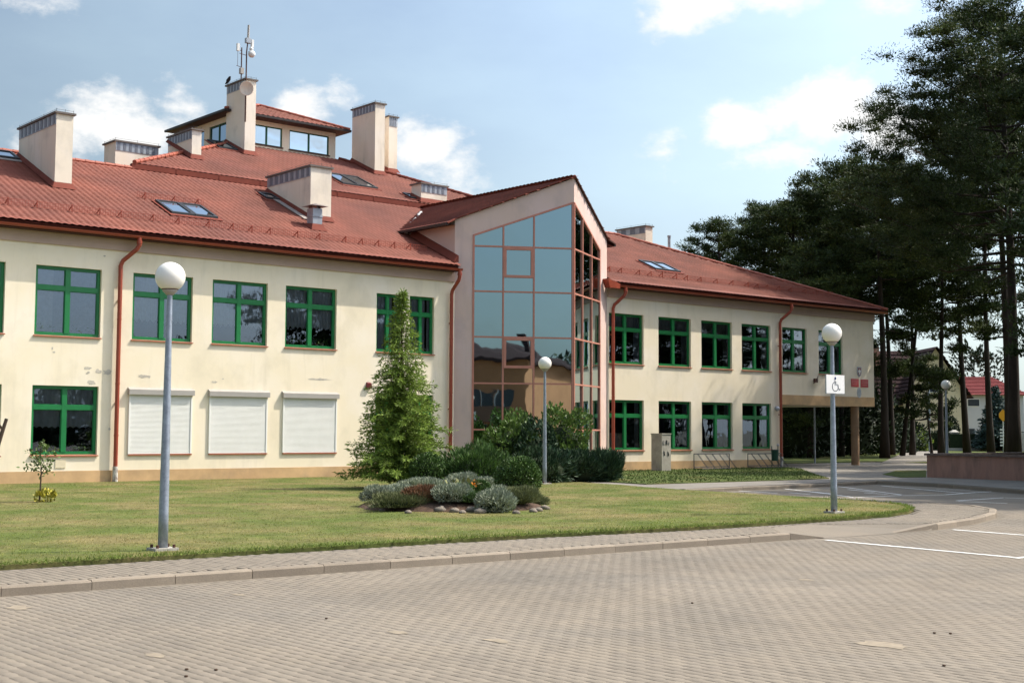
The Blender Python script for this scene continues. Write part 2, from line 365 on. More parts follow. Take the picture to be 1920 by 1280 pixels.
def m_lot():
    m, n, l, p = nodes('lot_paving'); p.inputs['Roughness'].default_value = .88; p.inputs['Specular IOR Level'].default_value = .2
    t = n.new('ShaderNodeTexCoord'); b = n.new('ShaderNodeTexBrick'); mp = n.new('ShaderNodeMapping'); mp.inputs['Rotation'].default_value = (0, 0, PI/2)
    l.new(t.outputs['Object'], mp.inputs[0]); l.new(mp.outputs[0], b.inputs['Vector'])
    b.inputs['Scale'].default_value = 1; b.inputs['Brick Width'].default_value = .2; b.inputs['Row Height'].default_value = .102; b.inputs['Mortar Size'].default_value = .006
    b.inputs['Color1'].default_value = (.20, .17, .132, 1); b.inputs['Color2'].default_value = (.18, .155, .125, 1); b.inputs['Mortar'].default_value = (.14, .12, .095, 1)
    a = n.new('ShaderNodeTexNoise'); a.inputs['Scale'].default_value = .5; a.inputs['Detail'].default_value = 6; l.new(t.outputs['Object'], a.inputs['Vector'])
    x = n.new('ShaderNodeMixRGB'); x.blend_type = 'MULTIPLY'; x.inputs[0].default_value = 1
    r = n.new('ShaderNodeMapRange'); r.inputs[1].default_value = .3; r.inputs[2].default_value = .7; r.inputs[3].default_value = .8; r.inputs[4].default_value = 1.15
    l.new(a.outputs['Fac'], r.inputs[0]); l.new(b.outputs['Color'], x.inputs[1]); l.new(r.outputs[0], x.inputs[2]); l.new(x.outputs[0], p.inputs['Base Color'])
    return m
LOTM = m_lot()
def sheet(name, pts, z0, z1, m, label):
    mb = MB().prism(pts, z0, z1); return struct(part(name, mb, m), label)
mb = MB().poly([(-900, -900, -.3), (1500, -900, -.3), (1500, 1500, -.3), (-900, 1500, -.3)])
struct(part('ground', mb, EARTH), 'wide ground under everything')
LOT = struct(part('pavement', MB().box(-70, 60, -95, -11, -.29, -.1521), LOTM), 'beige block paved car park in front of the school')
kerb_y = lambda x: -25.2-.03*x
LAWN_EDGE = [(-80, -20.6), (-10, -22.95), (5.8, -23.55), (8.7, -23.62), (14.3, -23.8), (17.2, -24.15), (21.4, -24.25), (23.3, -24.1), (24.7, -23.7), (25.7, -23.2), (26.6, -22.4), (27.2, -21.6), (27.6, -20.6), (27.9, -19.2), (28.1, -17), (28.4, -14.3), (28.8, -12.2), (29.4, -10.6), (30.0, -7), (31.0, -3)]
LAWN = LAWN_EDGE+[(31.0, 34), (-80, 34)]
lawn = sheet('lawn', LAWN, -.26, 0, GRASSM, 'mown lawn with dry tan patches in front of the left wing')
FARLAWN = [(30.6, -10.45), (37.8, -10.6), (39.9, -10.5), (43, -7.6), (48.9, -2.3), (50.3, -.3), (50.3, 1), (39.3, 1), (31.6, 1), (31.6, -4)]
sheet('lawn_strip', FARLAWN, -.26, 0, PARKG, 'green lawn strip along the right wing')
K2 = [(22.3, -25.93), (24.3, -25.5), (26.3, -24.8), (27.8, -23.95), (28.7, -22.9), (28.95, -21.6), (28.75, -19.8), (28.75, -17.5), (29.0, -15.2), (29.2, -13.6)]
SIDEWALK = [(-80, -22.65)]+[(x, kerb_y(x)+.15) for x in (-12, 18.2)]+[(18.25, -25.52), (19.1, -24.66), (20.3, -24.54), (22.2, -25.75), (22.3, -25.79), (24.25, -25.35), (26.2, -24.66), (27.68, -23.85), (28.55, -22.85), (28.8, -21.6), (28.6, -19.8), (28.6, -17.5), (28.85, -15.2), (29.05, -13.6), (29.0, -13.2), (29.3, -10.9)]+[(x+.03, y-.05) for x, y in reversed(LAWN_EDGE[:-3])]
walk = sheet('sidewalk', SIDEWALK, -.26, -.055, JOINT, 'paved sidewalk between the kerb and the lawn')
# dropped kerb ramp
part('ramp', MB().add([(18.95, -25.90, -.1485), (22.0, -25.99, -.1485), (18.22, -25.6, -.062), (18.25, -25.5, -.049), (19.1, -24.62, -.047), (20.3, -24.5, -.047), (22.2, -25.72, -.049), (22.32, -25.80, -.06)], [(0, 3, 2), (0, 4, 3), (0, 1, 5, 4), (1, 6, 5), (1, 7, 6)]), PAVER, walk)
FOOT = [(29.0, -13.2), (33, -12.9), (40, -12.4), (39.6, -15.2), (37.5, -19.3), (32.2, -30), (36, -38), (60, -38), (60, -4), (64, 0), (64, 4.2), (50.4, 4.2), (50.4, -.3), (48.9, -2.3), (43, -7.6), (39.9, -10.5), (37.8, -10.6), (30.6, -10.45), (31.6, -4), (31.0, -3), (30.0, -7), (29.4, -10.6)]
foot = sheet('footpath', FOOT, -.26, -.028, PATHM, 'grey footpath and forecourt beside the right wing')
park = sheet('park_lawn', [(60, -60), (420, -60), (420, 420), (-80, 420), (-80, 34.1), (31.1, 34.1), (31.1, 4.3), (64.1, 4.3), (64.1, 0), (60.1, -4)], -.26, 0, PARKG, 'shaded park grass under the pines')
a, b, c_, d_ = atz(1650, 868), atz(1722, 836.5), atz(1766, 836.5), atz(1762, 864)
sheet('path', [a, d_, c_, b], -.1, .006, PATHM, 'pale path running away past the planter wall')
a, b, c_, d_ = atz(1600, 836), atz(1990, 840), atz(1990, 835.5), atz(1600, 832)
sheet('street', [a, b, c_, d_], -.1, .009, PATHM, 'far street in front of the houses')
part('grass_patch', MB().prism([atz(1655, 888), atz(1690, 893.5), atz(1736, 893), atz(1737, 880.5), atz(1680, 881)], -.2, -.012), PARKG, foot)

def paver_shape(L, W, amp, gap, z, ch):
    """top outline with a stepped long edge, chamfer and skirt"""
    ts = [(0, -amp), (.28, -amp), (.42, amp), (.78, amp), (.92, -amp), (1.0, -amp)] if amp else [(0, 0), (1, 0)]
    l0, w0 = L-gap, W-gap
    rightp = [(w0/2+o, -l0/2+t*l0) for t, o in ts]; leftp = [(-w0/2+o, -l0/2+t*l0) for t, o in reversed(ts)]
    out = rightp+leftp; inn = [(x-math.copysign(ch, x), y-math.copysign(ch, y) if abs(abs(y)-l0/2) < 1e-6 else y) for x, y in out]
    n = len(out)
    vs = [(x, y, -.012) for x, y in out]+[(x, y, -ch*.8) for x, y in out]+[(x, y, 0) for x, y in inn]
    fs = [(i, (i+1) % n, (i+1) % n+n, i+n) for i in range(n)]+[(i+n, (i+1) % n+n, (i+1) % n+2*n, i+2*n) for i in range(n)]
    k = n//2                                     # top as quads between matching right / left points
    tops = [(2*n+i, 2*n+i+1, 2*n+(n-2-i), 2*n+(n-1-i)) for i in range(k-1)]
    return np.array(vs), fs+tops
def lay(parent, cx, cy, L, W, amp, gap, z, ch, jit, keep=300, zs=None):
    vs, fs = paver_shape(L, W, amp, gap, z, ch); fs = np.array(fs)
    pxx, pyy, dd = proj(np.stack([cx, cy, np.full_like(cx, z)], 1)); inv = (pxx > -5) & (pxx < 1925) & (pyy < 1285)
    order = np.argsort(np.where(inv, dd, 1e6)); single = set(order[:keep].tolist())
    me = None; V = []; n = len(vs)
    zz = z+npr.uniform(-jit, jit, len(cx)); tx = npr.normal(0, .004, len(cx)); ty = npr.normal(0, .005, len(cx))
    rest = np.array([i for i in range(len(cx)) if i not in single])
    for k, i in enumerate(sorted(single)):
        if me is None:
            me = np_mesh('paver', vs, [fs]); o = link('paver', me, PAVER1, parent, (cx[i], cy[i], zz[i]))
        else:
            o = bpy.data.objects.new('paver', me); C.objects.link(o); o.parent = parent; o.location = (cx[i], cy[i], zz[i])
        o.rotation_euler = (tx[i]*.6, ty[i]*.6, npr.normal(0, .004))
    VS = np.repeat(vs[None], len(rest), 0); VS[:, :, :2] *= (1-np.abs(npr.normal(0, .016, (len(rest), 1, 2)))**1.0*np.where(npr.uniform(0, 1, (len(rest), 1, 1)) < .3, 1.8, .35)); P = VS+np.stack([cx[rest], cy[rest], zz[rest]], 1)[:, None]
    P[:, :, 2] += vs[None, :, 1]*tx[rest][:, None]+vs[None, :, 0]*ty[rest][:, None]
    Fq = (fs[None]+(np.arange(len(rest))*n)[:, None, None]).reshape(-1, 4)
    o = link('paver_field', np_mesh('paver_field', P.reshape(-1, 3), [Fq]), PAVER, parent); o['kind'] = 'stuff'; return o
X, Y = np.meshgrid(np.arange(-1, 31, .102), np.arange(-37, -21, .2), indexing='ij')
Y = Y+(np.arange(X.shape[0]) % 2)[:, None]*.1
X, Y = X.ravel(), Y.ravel(); px_, py_, dz_ = proj(np.stack([X, Y, np.full_like(X, -.15)], 1))
kx = [(-12, kerb_y(-12)-.09), (18.2, kerb_y(18.2)-.09), (18.7, -26.05), (20.8, -26.1), (22.3, -26.02), (24.35, -25.6), (26.4, -24.9), (27.9, -24.05), (28.85, -22.9), (31, -22.9), (31, -12), (-12, -12)]
ok = (dz_ > 1) & (px_ > -200) & (px_ < 2120) & (py_ < 1420) & ~inside(X, Y, kx) & (dz_ < 34)
lay(LOT, X[ok], Y[ok], .2, .102, .0075, .0026, -.15, .0014, .0007)
X, Y = np.meshgrid(np.arange(2, 29.2, .1), np.arange(-26.2, -13.4, .2), indexing='ij')
Y = Y+(np.arange(X.shape[0]) % 2)[:, None]*.1
X, Y = X.ravel(), Y.ravel(); SWI = [(x, y) for x, y in SIDEWALK]
ok = inside(X, Y, SWI) & inside(X+.05, Y+.1, SWI) & inside(X-.05, Y-.1, SWI)
lay(walk, X[ok], Y[ok], .2, .1, 0, .005, -.046, .005, .0015)
# kerb stones, one metre each
def kerb_mesh(L, h=.24):
    c = .02; p = [(-.15, -h), (0, -h), (0, -c), (-c, 0), (-.15, 0)]       # (back..front, z): x local along, y negative = front
    vs = [(x, -q, z) for x in (0.004, L-.004) for q, z in p]; n = 5
    return vs, [(4, 3, 2, 1, 0), (5, 6, 7, 8, 9)]+[(i, (i+1) % n, (i+1) % n+n, i+n) for i in range(n)]
def kerb_run(path, z=-.042, first=None):
    pts = [Vector((x, y, 0)) for x, y in path]; seg = []
    for i in range(len(pts)-1):
        d = pts[i+1]-pts[i]; n = max(1, round(d.length/1.0))
        for k in range(n): seg.append((pts[i]+d*k/n, d.normalized(), d.length/n))
    for p, d, L in seg:
        key = round(L, 2)
        if key not in kcache:
            vs, fs = kerb_mesh(L); m_ = MB().add(vs, fs).mesh('kerb_stone'); m_.materials.append(KERB); kcache[key] = m_
        o = bpy.data.objects.new('kerb_stone', kcache[key]); C.objects.link(o); o.parent = walk
        o.location = (p.x, p.y, z+rnd.uniform(-.004, .004)); o.rotation_euler.z = math.atan2(d.y, d.x)+rnd.uniform(-.004, .004)
kcache = {}
kerb_run([(x, kerb_y(x)) for x in (-11.6, 18.2)])
kerb_run(K2); kerb_run([(40, -12.5), (36.5, -12.95), (33, -13.05), (29.3, -13.3)][::-1]); kerb_run([(32.0, -30.2), (37.4, -19.4), (39.55, -15.2), (40.0, -12.4)])
for (x0, x1, za, zb) in ((18.2, 18.95, -.042, -.135), (20.9, 22.3, -.147, -.042)):     # sloping end stones
    y0, y1 = (kerb_y(18.2), -25.86) if x0 < 19 else (-25.93, -25.93)
    part('kerb_stone', MB().hexa([(x0+.004, y0, -.28), (x1-.004, y1, -.28), (x1-.004, y1+.15, -.28), (x0+.004, y0+.15, -.28), (x0+.004, y0, za), (x1-.004, y1, zb), (x1-.004, y1+.15, zb), (x0+.004, y0+.15, za)]), KERB, walk)
# painted bay lines (thin sheets on the paving)
def line(pts, w=.1, z=-.1435):
    mb = MB(); pts = [Vector((x, y, z)) for x, y in pts]
    for i in range(len(pts)-1):
        a, b = pts[i], pts[i+1]; d = (b-a).normalized(); s = Vector((-d.y, d.x, 0))*w/2; e = d*(w/2-.003 if i else 0)
        n = max(1, int((b-a).length/.35)); L = [a+e+(b-a-e)*k/n for k in range(n+1)]; J = [s*rnd.uniform(.82, 1.08) for _ in L]
        for k in range(n): mb.poly([L[k]-J[k], L[k+1]-J[k+1], L[k+1]+J[k+1], L[k]+J[k]])
    part('parking_line', mb, ROADW, LOT)
line([(18.62, -26.15), (18.25, -29.72)]); line([(18.15, -29.8), (30, -29.75)]); line([(22.5, -26.12), (22.1, -29.6)])
for q in ([(1653, 910), (1730, 917), (1807, 924)], [(1570, 911), (1691, 927)], [(1500, 919), (1560, 926), (1601, 932), (1690, 928)], [(1693, 928.3), (1770, 927), (1830, 922.5), (1895, 919)], [(1793, 938), (1882, 932.5), (1960, 935)], [(1797, 939), (1889, 943)], [(1755, 917), (1890, 918.6)], [(1465, 915), (1520, 921), (1560, 925)], [(1361, 918), (1410, 921), (1458, 924)], [(1590, 917), (1640, 922)], [(1480, 923), (1520, 926)], [(1620, 923), (1665, 926)]):
    line([atz(x, y, -.15) for x, y in q], .085, -.1515)
# sand stains and specks on the paving
SAND = None
for x, y, r in ((33, 1137, .16), (450, 1113, .10), (290, 1226, .12), (745, 1183, .1), (930, 1198, .13), (1660, 1206, .22), (1510, 1085, .12)):
    gx, gy = atz(x, y, -.14); pts = []
    for k in range(14):
        a = 2*PI*k/14; q = r*rnd.uniform(.55, 1.1); pts.append((gx+q*.8*math.cos(a), gy+q*1.3*math.sin(a), -.1462))
    part('sand_stain', MB().poly(pts), mat('dry_sand', (.245, .203, .150), .95, .2, 12), LOT)
for x, y in ((405, 1254), (349, 1266), (1770, 1246), (1752, 1185), (1782, 1186), (350, 1253), (612, 1158), (1298, 1129)):
    gx, gy = atz(x, y, -.14); mb = MB().ball((gx, gy, -.142), .016, 7, 4, 0, .5)
    s_ = part('dead_leaf', mb, SOIL, LOT)
# grass tufts
NG = 90000
gx = npr.uniform(-1, 29, NG); gy = -24.4+24.4*npr.uniform(0, 1, NG)**1.7
p1, p2, p3 = proj(np.stack([gx, gy, gx*0], 1)); ok = inside(gx, gy, LAWN) & (p1 > -120) & (p1 < 2040) & (p3 > 5) & (gy < -.05)
BED_C = (17.75, -17.1)
ok &= ~(((gx-BED_C[0])/1.75)**2+((gy-BED_C[1])/1.95)**2 < .8)
P = np.stack([gx[ok], gy[ok], gx[ok]*0-.005], 1); n = len(P)
v, f = blades(np.repeat(P, 2, 0)+npr.normal(0, .012, (2*n, 3))*[1, 1, 0], rdir(2*n, 1.3), npr.uniform(.012, .034, 2*n), npr.uniform(.008, .015, 2*n))
g_ = link('grass', np_mesh('grass', v, [f]), GRASSB); tag(g_, 'short dry grass blades of the front lawn', 'grass', kind='stuff')
ex = npr.uniform(2, 27.9, 9000); es = np.interp(ex, [q[0] for q in LAWN_EDGE], [q[1] for q in LAWN_EDGE])
P = np.stack([ex, es+npr.uniform(-.03, .12, 9000), ex*0-.01], 1)
v, f = blades(P, rdir(9000, .9), npr.uniform(.03, .10, 9000), npr.uniform(.008, .016, 9000))
ok2 = npr.uniform(30.5, 50, 14000); yy2 = npr.uniform(-10.5, -.2, 14000); k2 = inside(ok2, yy2, FARLAWN); P2 = np.stack([ok2[k2], yy2[k2], 0*yy2[k2]-.01], 1)
v2, f2 = blades(P2, rdir(len(P2), 1.2), npr.uniform(.03, .09, len(P2)), npr.uniform(.02, .04, len(P2))); g2 = link('grass_strip', np_mesh('grass_strip', v2, [f2]), mat('strip_grass', (.085, .125, .03), .85, .25, .8, island=.3)); tag(g2, 'grass blades of the lawn strip along the right wing', 'grass', kind='stuff')
g_ = link('grass_fringe', np_mesh('grass_fringe', v, [f]), mat('edge_grass', (.15, .20, .045), .85, .2, 2, island=.3, trans=.4)); tag(g_, 'longer green grass along the sidewalk edge', 'grass', kind='stuff')

# ------------------------------------------------------------------ the school
SCH = empty('school_building', (36, 7.5, 0), 'two-storey cream school with red tiled roof, green windows and a glass bay', 'building')
XL, XR, ZB, ZE = 5.0, 57.9, .35, 7.58       # left end, right end, plinth top, wall top
WN = 2.06; Z1, Z2, Z3, Z4 = .83, 2.92, 4.43, 6.54
BIGX = [9.2, 12.2, 15.17, 18.27, 21.04, 23.80, 39.24, 42.21, 44.96, 47.70]
openings = []                                # x0, x1, z0, z1
for x in BIGX: openings += [(x, x+WN, Z3, Z4)]
for x in (9.2, 12.2, 15.17, 39.24, 42.21, 44.96, 47.70): openings += [(x, x+WN, Z1, Z2)]
for x in (18.25, 21.02, 23.78): openings += [(x, x+2.1, Z1, Z2)]
for x, w in ((27.56, 1.1), (29.03, 1.12)): openings += [(x, x+w, Z3, Z4), (x, x+w, Z1, Z2)]
for x, w in ((50.62, 1.86), (53.39, 1.92)): openings += [(x, x+w, Z3, Z4)]
def wall_panel(mb, x0, x1, z0, z1, ops, y=0.0, dep=.22):
    xs = sorted({x0, x1}|{q for o in ops for q in o[:2] if x0 < q < x1}); zs = sorted({z0, z1}|{q for o in ops for q in o[2:] if z0 < q < z1})
    for i in range(len(xs)-1):
        for k in range(len(zs)-1):
            cx, cz = (xs[i]+xs[i+1])/2, (zs[k]+zs[k+1])/2
            if any(o[0] < cx < o[1] and o[2] < cz < o[3] for o in ops): continue
            mb.poly([(xs[i], y, zs[k]), (xs[i+1], y, zs[k]), (xs[i+1], y, zs[k+1]), (xs[i], y, zs[k+1])])
    for a, b, c, d in ops:
        if a < x0 or b > x1 or c < z0 or d > z1: continue
        mb.poly([(a, y, c), (a, y, d), (a, y+dep, d), (a, y+dep, c)]); mb.poly([(b, y, c), (b, y+dep, c), (b, y+dep, d), (b, y, d)])
        mb.poly([(a, y, d), (b, y, d), (b, y+dep, d), (a, y+dep, d)]); mb.poly([(a, y, c), (a, y+dep, c), (b, y+dep, c), (b, y, c)])
w = MB()
lo = [o for o in openings if o[0] < 32]; hi = [o for o in openings if o[0] > 32]
wall_panel(w, XL, 31.12, ZB, ZE, lo); wall_panel(w, 39.12, 50.45, ZB, ZE, [o for o in hi if o[0] < 50]); wall_panel(w, 50.45, XR, 3.36, ZE, [o for o in hi if o[0] > 50])
w.poly([(XR, 0, 2.92), (XR, 15, 2.92), (XR, 15, ZE), (XR, 0, ZE)]); w.poly([(XL, 0, 0), (XL, 0, ZE), (XL, 15, ZE), (XL, 15, 0)])
w.poly([(XL, 15, 0), (XL, 15, ZE), (XR, 15, ZE), (XR, 15, 2.9)]); w.poly([(50.45, 0, 0), (50.45, 15, 0), (50.45, 15, 2.9), (50.45, 0, 2.9)])
w.poly([(50.45, 0, 2.92), (50.45, 15, 2.92), (XR, 15, 2.92), (XR, 0, 2.92)])
part('wall', w, CREAM, SCH)
part('plinth', MB().box(XL, 31.1, -.012, .1, -.1, ZB).box(39.13, 50.44, -.012, .1, -.1, ZB), OCHRE, SCH)
part('beam', MB().box(50.46, XR+.012, -.012, .3, 2.90, 3.36), OCHRE, SCH)
part('cornice_band', MB().box(XL, 31.08, -.06, 0, 7.19, 7.56).box(39.14, XR+.06, -.06, 0, 7.19, 7.56), BAND, SCH)
part('column', MB().lathe([(.20, 0), (.20, 2.9)], (56.55, .22, 0), 20), mat('column_brown', (.27, .17, .10), .85, .15, 2), SCH, smooth=False)
# interior: floors, back wall and cross walls seen dimly through the glass
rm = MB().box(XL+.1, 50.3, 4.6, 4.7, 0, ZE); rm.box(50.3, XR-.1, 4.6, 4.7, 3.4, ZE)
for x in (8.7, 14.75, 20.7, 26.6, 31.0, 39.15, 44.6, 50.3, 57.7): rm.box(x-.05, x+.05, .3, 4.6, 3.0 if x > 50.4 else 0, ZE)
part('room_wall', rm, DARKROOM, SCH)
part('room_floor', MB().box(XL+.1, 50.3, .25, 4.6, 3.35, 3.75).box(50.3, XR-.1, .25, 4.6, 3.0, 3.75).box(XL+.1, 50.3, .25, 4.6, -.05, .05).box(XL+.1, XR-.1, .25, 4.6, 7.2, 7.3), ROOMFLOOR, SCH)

# windows: frame, four panes, sill
def window_parts(w, h):
    f = MB(); y0, y1 = .10, .175; tz = h*.69; fr = .085; mu = w/2; mw = .075 if w > 1.5 else .06
    f.box(0, fr, y0, y1, 0, h).box(w-fr, w, y0, y1, 0, h).box(fr, w-fr, y0, y1, 0, fr).box(fr, w-fr, y0, y1, h-fr, h)
    f.box(mu-mw, mu+mw, y0-.012, y1, fr, h-fr).box(fr, mu-mw, y0-.006, y1, tz-.075, tz+.065).box(mu+mw, w-fr, y0-.006, y1, tz-.075, tz+.065)
    cells = [(fr, mu-mw, fr, tz-.075), (mu+mw, w-fr, fr, tz-.075), (fr, mu-mw, tz+.065, h-fr), (mu+mw, w-fr, tz+.065, h-fr)]
    for a, b, c, d in cells:                                # thin inner sash lip
        s = .022; f.box(a, a+s, y0+.02, y1-.01, c, d).box(b-s, b, y0+.02, y1-.01, c, d).box(a+s, b-s, y0+.02, y1-.01, c, c+s).box(a+s, b-s, y0+.02, y1-.01, d-s, d)
    fm = f.mesh('window'); fm.materials.append(GREEN)
    pm = []
    for a, b, c, d in cells:
        m_ = MB().poly([(0, 0, 0), (b-a, 0, 0), (b-a, 0, d-c), (0, 0, d-c)]).mesh('pane'); m_.materials.append(GLASS); pm.append((m_, (a, .145, c)))
    sm = MB().hexa([(-.03, -.055, -.045), (w+.03, -.055, -.045), (w+.03, .1, -.012), (-.03, .1, -.012), (-.03, -.055, -.012), (w+.03, -.055, -.012), (w+.03, .1, .012), (-.03, .1, .012)]).mesh('sill'); sm.materials.append(SILL)
    return fm, pm, sm
wcache = {}
def add(name, me, parent, loc):
    o = bpy.data.objects.new(name, me); C.objects.link(o); o.parent = parent; o.location = loc; return o
def put_window(x, z, w, h):
    k = (round(w, 2), round(h, 2))
    if k not in wcache: wcache[k] = window_parts(w, h)
    fm, pm, sm = wcache[k]
    o = add('window', fm, SCH, Vector((x, 0, z))-SCH.location)
    for m_, lc in pm: add('pane', m_, o, lc)
    add('sill', sm, o, (0, 0, 0))
    return o
def curtain(win, x0, x1, z0, z1, m, amp=.035, per=.16, scallop=0.0, y=.215, name='curtain'):
    n = max(8, int((x1-x0)/.02)); vs = []; fs = []; ph = rnd.uniform(0, 6)
    for i in range(n+1):
        x = x0+(x1-x0)*i/n; yy = y+amp*.55*math.sin(2*PI*x/per+ph+.8*math.sin(x*5+ph))
        zb = z0+(scallop*abs(math.sin(PI*(x-x0)/.19))+rnd.uniform(0, scallop*.3) if scallop else 0)
        vs += [(x, yy, zb), (x, yy, z1)]
    for i in range(n): fs.append((2*i, 2*i+2, 2*i+3, 2*i+1))
    part(name, MB().add(vs, fs), m, win, (0, 0, 0), True)
def pot_plants(win, w, seed, n=4):
    R = np.random.default_rng(seed); mb = MB()
    for k in range(n):
        x = R.uniform(.2, w-.2); h = R.uniform(.08, .13)
        mb.lathe([(.05, 0), (.07, h)], (x, .27, .09), 9)
    o = part('flower_pot', mb, POTRED, win, (0, 0, 0))
    P = np.stack([R.uniform(.12, w-.12, 260), R.uniform(.22, .34, 260), R.uniform(.14, .30, 260)], 1)
    v, f = blades(P, rdir(260, .6), R.uniform(.08, .24, 260), .035, bend=.25)
    o = link('house_plant', np_mesh('house_plant', v, [f]), mat('house_plant_leaf', (.10, .17, .05), .5, .2, 5, island=.4), win, (0, 0, 0))
for i, x in enumerate(BIGX):
    h = Z4-Z3; win = put_window(x, Z3, WN, h)
    if i in (0, 1, 2): curtain(win, .05, WN-.05, .12, h-.05, VEIL, per=.22); curtain(win, .05, .62, .14, h-.05, LACE, .012, .2, y=.195); (pot_plants(win, WN, i, 3) if i == 2 else None)
    elif i in (3, 4): curtain(win, .05, WN-.05, .55, h-.05, LACE, .03, .14, .10)
    elif i == 5: curtain(win, .05, WN-.05, .62, h-.05, LACE, .03, .14, .10); pot_plants(win, WN, 9, 6)
    else:
        if i in (6, 7, 8): curtain(win, .08, WN-.08, h*.74, h-.06, LACE, .01, .3)
        curtain(win, WN-.42, WN-.1, .1, h-.05, VEIL, .03, .1)
for x in (9.2, 12.2, 15.17):
    win = put_window(x, Z1, WN, Z2-Z1); curtain(win, .05, WN-.05, .80, 2.04, LACE, .03, .15, .05); pot_plants(win, WN, int(x), 5)
for x in (39.24, 42.21, 44.96, 47.70):
    win = put_window(x, Z1, WN, Z2-Z1); curtain(win, WN-.36, WN-.1, .1, 2.0, VEIL, .03, .1)
    if x == 42.21: part('paper_notice', MB().box(.12, .42, .19, .195, .24, .52), WHITEPAINT, win, (0, 0, 0))
for x, w_ in ((27.56, 1.1), (29.03, 1.12)):
    win = put_window(x, Z3, w_, Z4-Z3); curtain(win, .05, w_-.28, .1, 2.05, LACE, .03, .13); curtain(win, w_-.2, w_-.05, .1, 2.05, LACE, .03, .13)
    win = put_window(x, Z1, w_, Z2-Z1)
for x, w_ in ((50.62, 1.86), (53.39, 1.92)):
    win = put_window(x, Z3, w_, Z4-Z3); curtain(win, w_-.5, w_-.1, .1, 2.0, VEIL, .03, .1)
# roller shutters over the three ground-floor windows
for x in (18.25, 21.02, 23.78):
    s = MB(); x0, x1 = x-.03, x+2.13; n = 46; z0, z1 = .845, 2.70
    for k in range(n):
        a = z0+.05+(z1-z0-.05)*k/n; b = z0+.05+(z1-z0-.05)*(k+1)/n
        s.add([(x0+.05, -.018, a), (x1-.05, -.018, a), (x1-.05, -.034, a+(b-a)*.35), (x0+.05, -.034, a+(b-a)*.35), (x1-.05, -.032, b-.006), (x0+.05, -.032, b-.006), (x1-.05, -.018, b), (x0+.05, -.018, b)], [(0, 1, 2, 3), (3, 2, 4, 5), (5, 4, 6, 7)])
    s.box(x0+.05, x1-.05, -.036, -.01, z0, z0+.05)
    sh = part('roller_shutter', s, SHUT, SCH)
    part('guide_rail', MB().box(x0, x0+.05, -.05, 0, z0, z1).box(x1-.05, x1, -.05, 0, z0, z1), SHUT, sh)
    part('shutter_box', MB().hexa([(x0-.04, -.135, 2.70), (x1+.04, -.135, 2.70), (x1+.04, -.001, 2.70), (x0-.04, -.001, 2.70), (x0-.04, -.135, 2.86), (x1+.04, -.135, 2.86), (x1+.04, -.001, 2.93), (x0-.04, -.001, 2.93)]), SHUTBOX, sh)
    part('sill', MB().box(x0+.02, x1+.02, -.05, 0, .80, .842), SILL, sh)

# roof planes
MS = .45
zf = lambda y: 7.77+MS*(y+.5)
zu = lambda y: 11.60+MS*(y-7.5)
YR = 7.5
def tile_sheet(name, O, U, V, lenu, lenv, poly, m, du=.23, dv=.42, nu=6, amp=.013, step=.026, parent=None):
    """pressed-metal tile sheet: waves across, a small step at every course; clipped to polygon (u,v)"""
    O, U, V = np.array(O, float), unit(np.array(U, float)), unit(np.array(V, float)); N = np.cross(U, V)
    if N[2] < 0: N = -N
    us = np.arange(0, lenu+du/nu, du/nu); nr = int(math.ceil(lenv/dv)); vsl = []; hs = []
    for k in range(nr): vsl += [k*dv, (k+1)*dv-.001]; hs += [step, 0.0]
    vsl = np.array(vsl); hs = np.array(hs)
    w = us/du*2*PI; wave = amp*(np.sin(w)+.25*np.sin(2*w+.6))
    UU, VV = np.meshgrid(us, vsl, indexing='ij'); H = wave[:, None]+hs[None, :]
    P = O+UU[..., None]*U+VV[..., None]*V+H[..., None]*N
    a, b = len(us), len(vsl); idx = np.arange(a*b).reshape(a, b)
    q = np.stack([idx[:-1, :-1], idx[1:, :-1], idx[1:, 1:], idx[:-1, 1:]], -1).reshape(-1, 4)
    cu = ((UU[:-1, :-1]+UU[1:, 1:])/2).ravel(); cv = ((VV[:-1, :-1]+VV[1:, 1:])/2).ravel()
    q = q[inside(cu, cv, poly)]
    used = np.unique(q); re = np.full(a*b, -1); re[used] = np.arange(len(used))
    return link(name, np_mesh(name, P.reshape(-1, 3)[used], [re[q]]), m, parent or SCH, smooth=False)
SL = math.hypot(1, MS)                                # slope length per metre of plan
XH = 46.9                                             # right end of the ridge
VL = 35.11                                            # bay axis
# main front slope, with the bay roof cutting in between 31 and 39
tile_sheet('roof', (XL-.5, -.5, 7.77), (1, 0, 0), (0, 1, MS), 58.6-XL, 8.0*SL, [(0, -.1), (31.06-XL+.5, -.1), (31.06-XL+.5, 2.9*SL), (VL-XL+.5, 7.6*SL), (39.14-XL+.5, 2.9*SL), (39.14-XL+.5, -.1), (58.42-XL+.5, -.1), (XH-XL+.5, 8*SL), (0, 8*SL)], ROOF)
part('roof_deck', MB().poly([(XL-.5, -.48, zf(-.5)-.05), (31.05, -.48, zf(-.5)-.05), (31.05, YR, zf(YR)-.05), (XL-.5, YR, zf(YR)-.05)]).poly([(31.06, 0.1, zf(.1)-.05), (39.13, .1, zf(.1)-.05), (39.13, YR, zf(YR)-.05), (31.06, YR, zf(YR)-.05)]).poly([(39.14, -.48, zf(-.5)-.05), (58.36, -.48, zf(-.5)-.05), (XH, YR, zf(YR)-.05), (39.14, YR, zf(YR)-.05)]), FLASH, SCH)
b = MB(); b.poly([(XL-.5, YR, zf(YR)-.03), (XH, YR, zf(YR)-.03), (XH, 15.5, 7.77), (XL-.5, 15.5, 7.77)][::-1]); b.poly([(58.4, -.5, 7.75), (58.4, 15.5, 7.75), (XH, YR, zf(YR)-.02)])
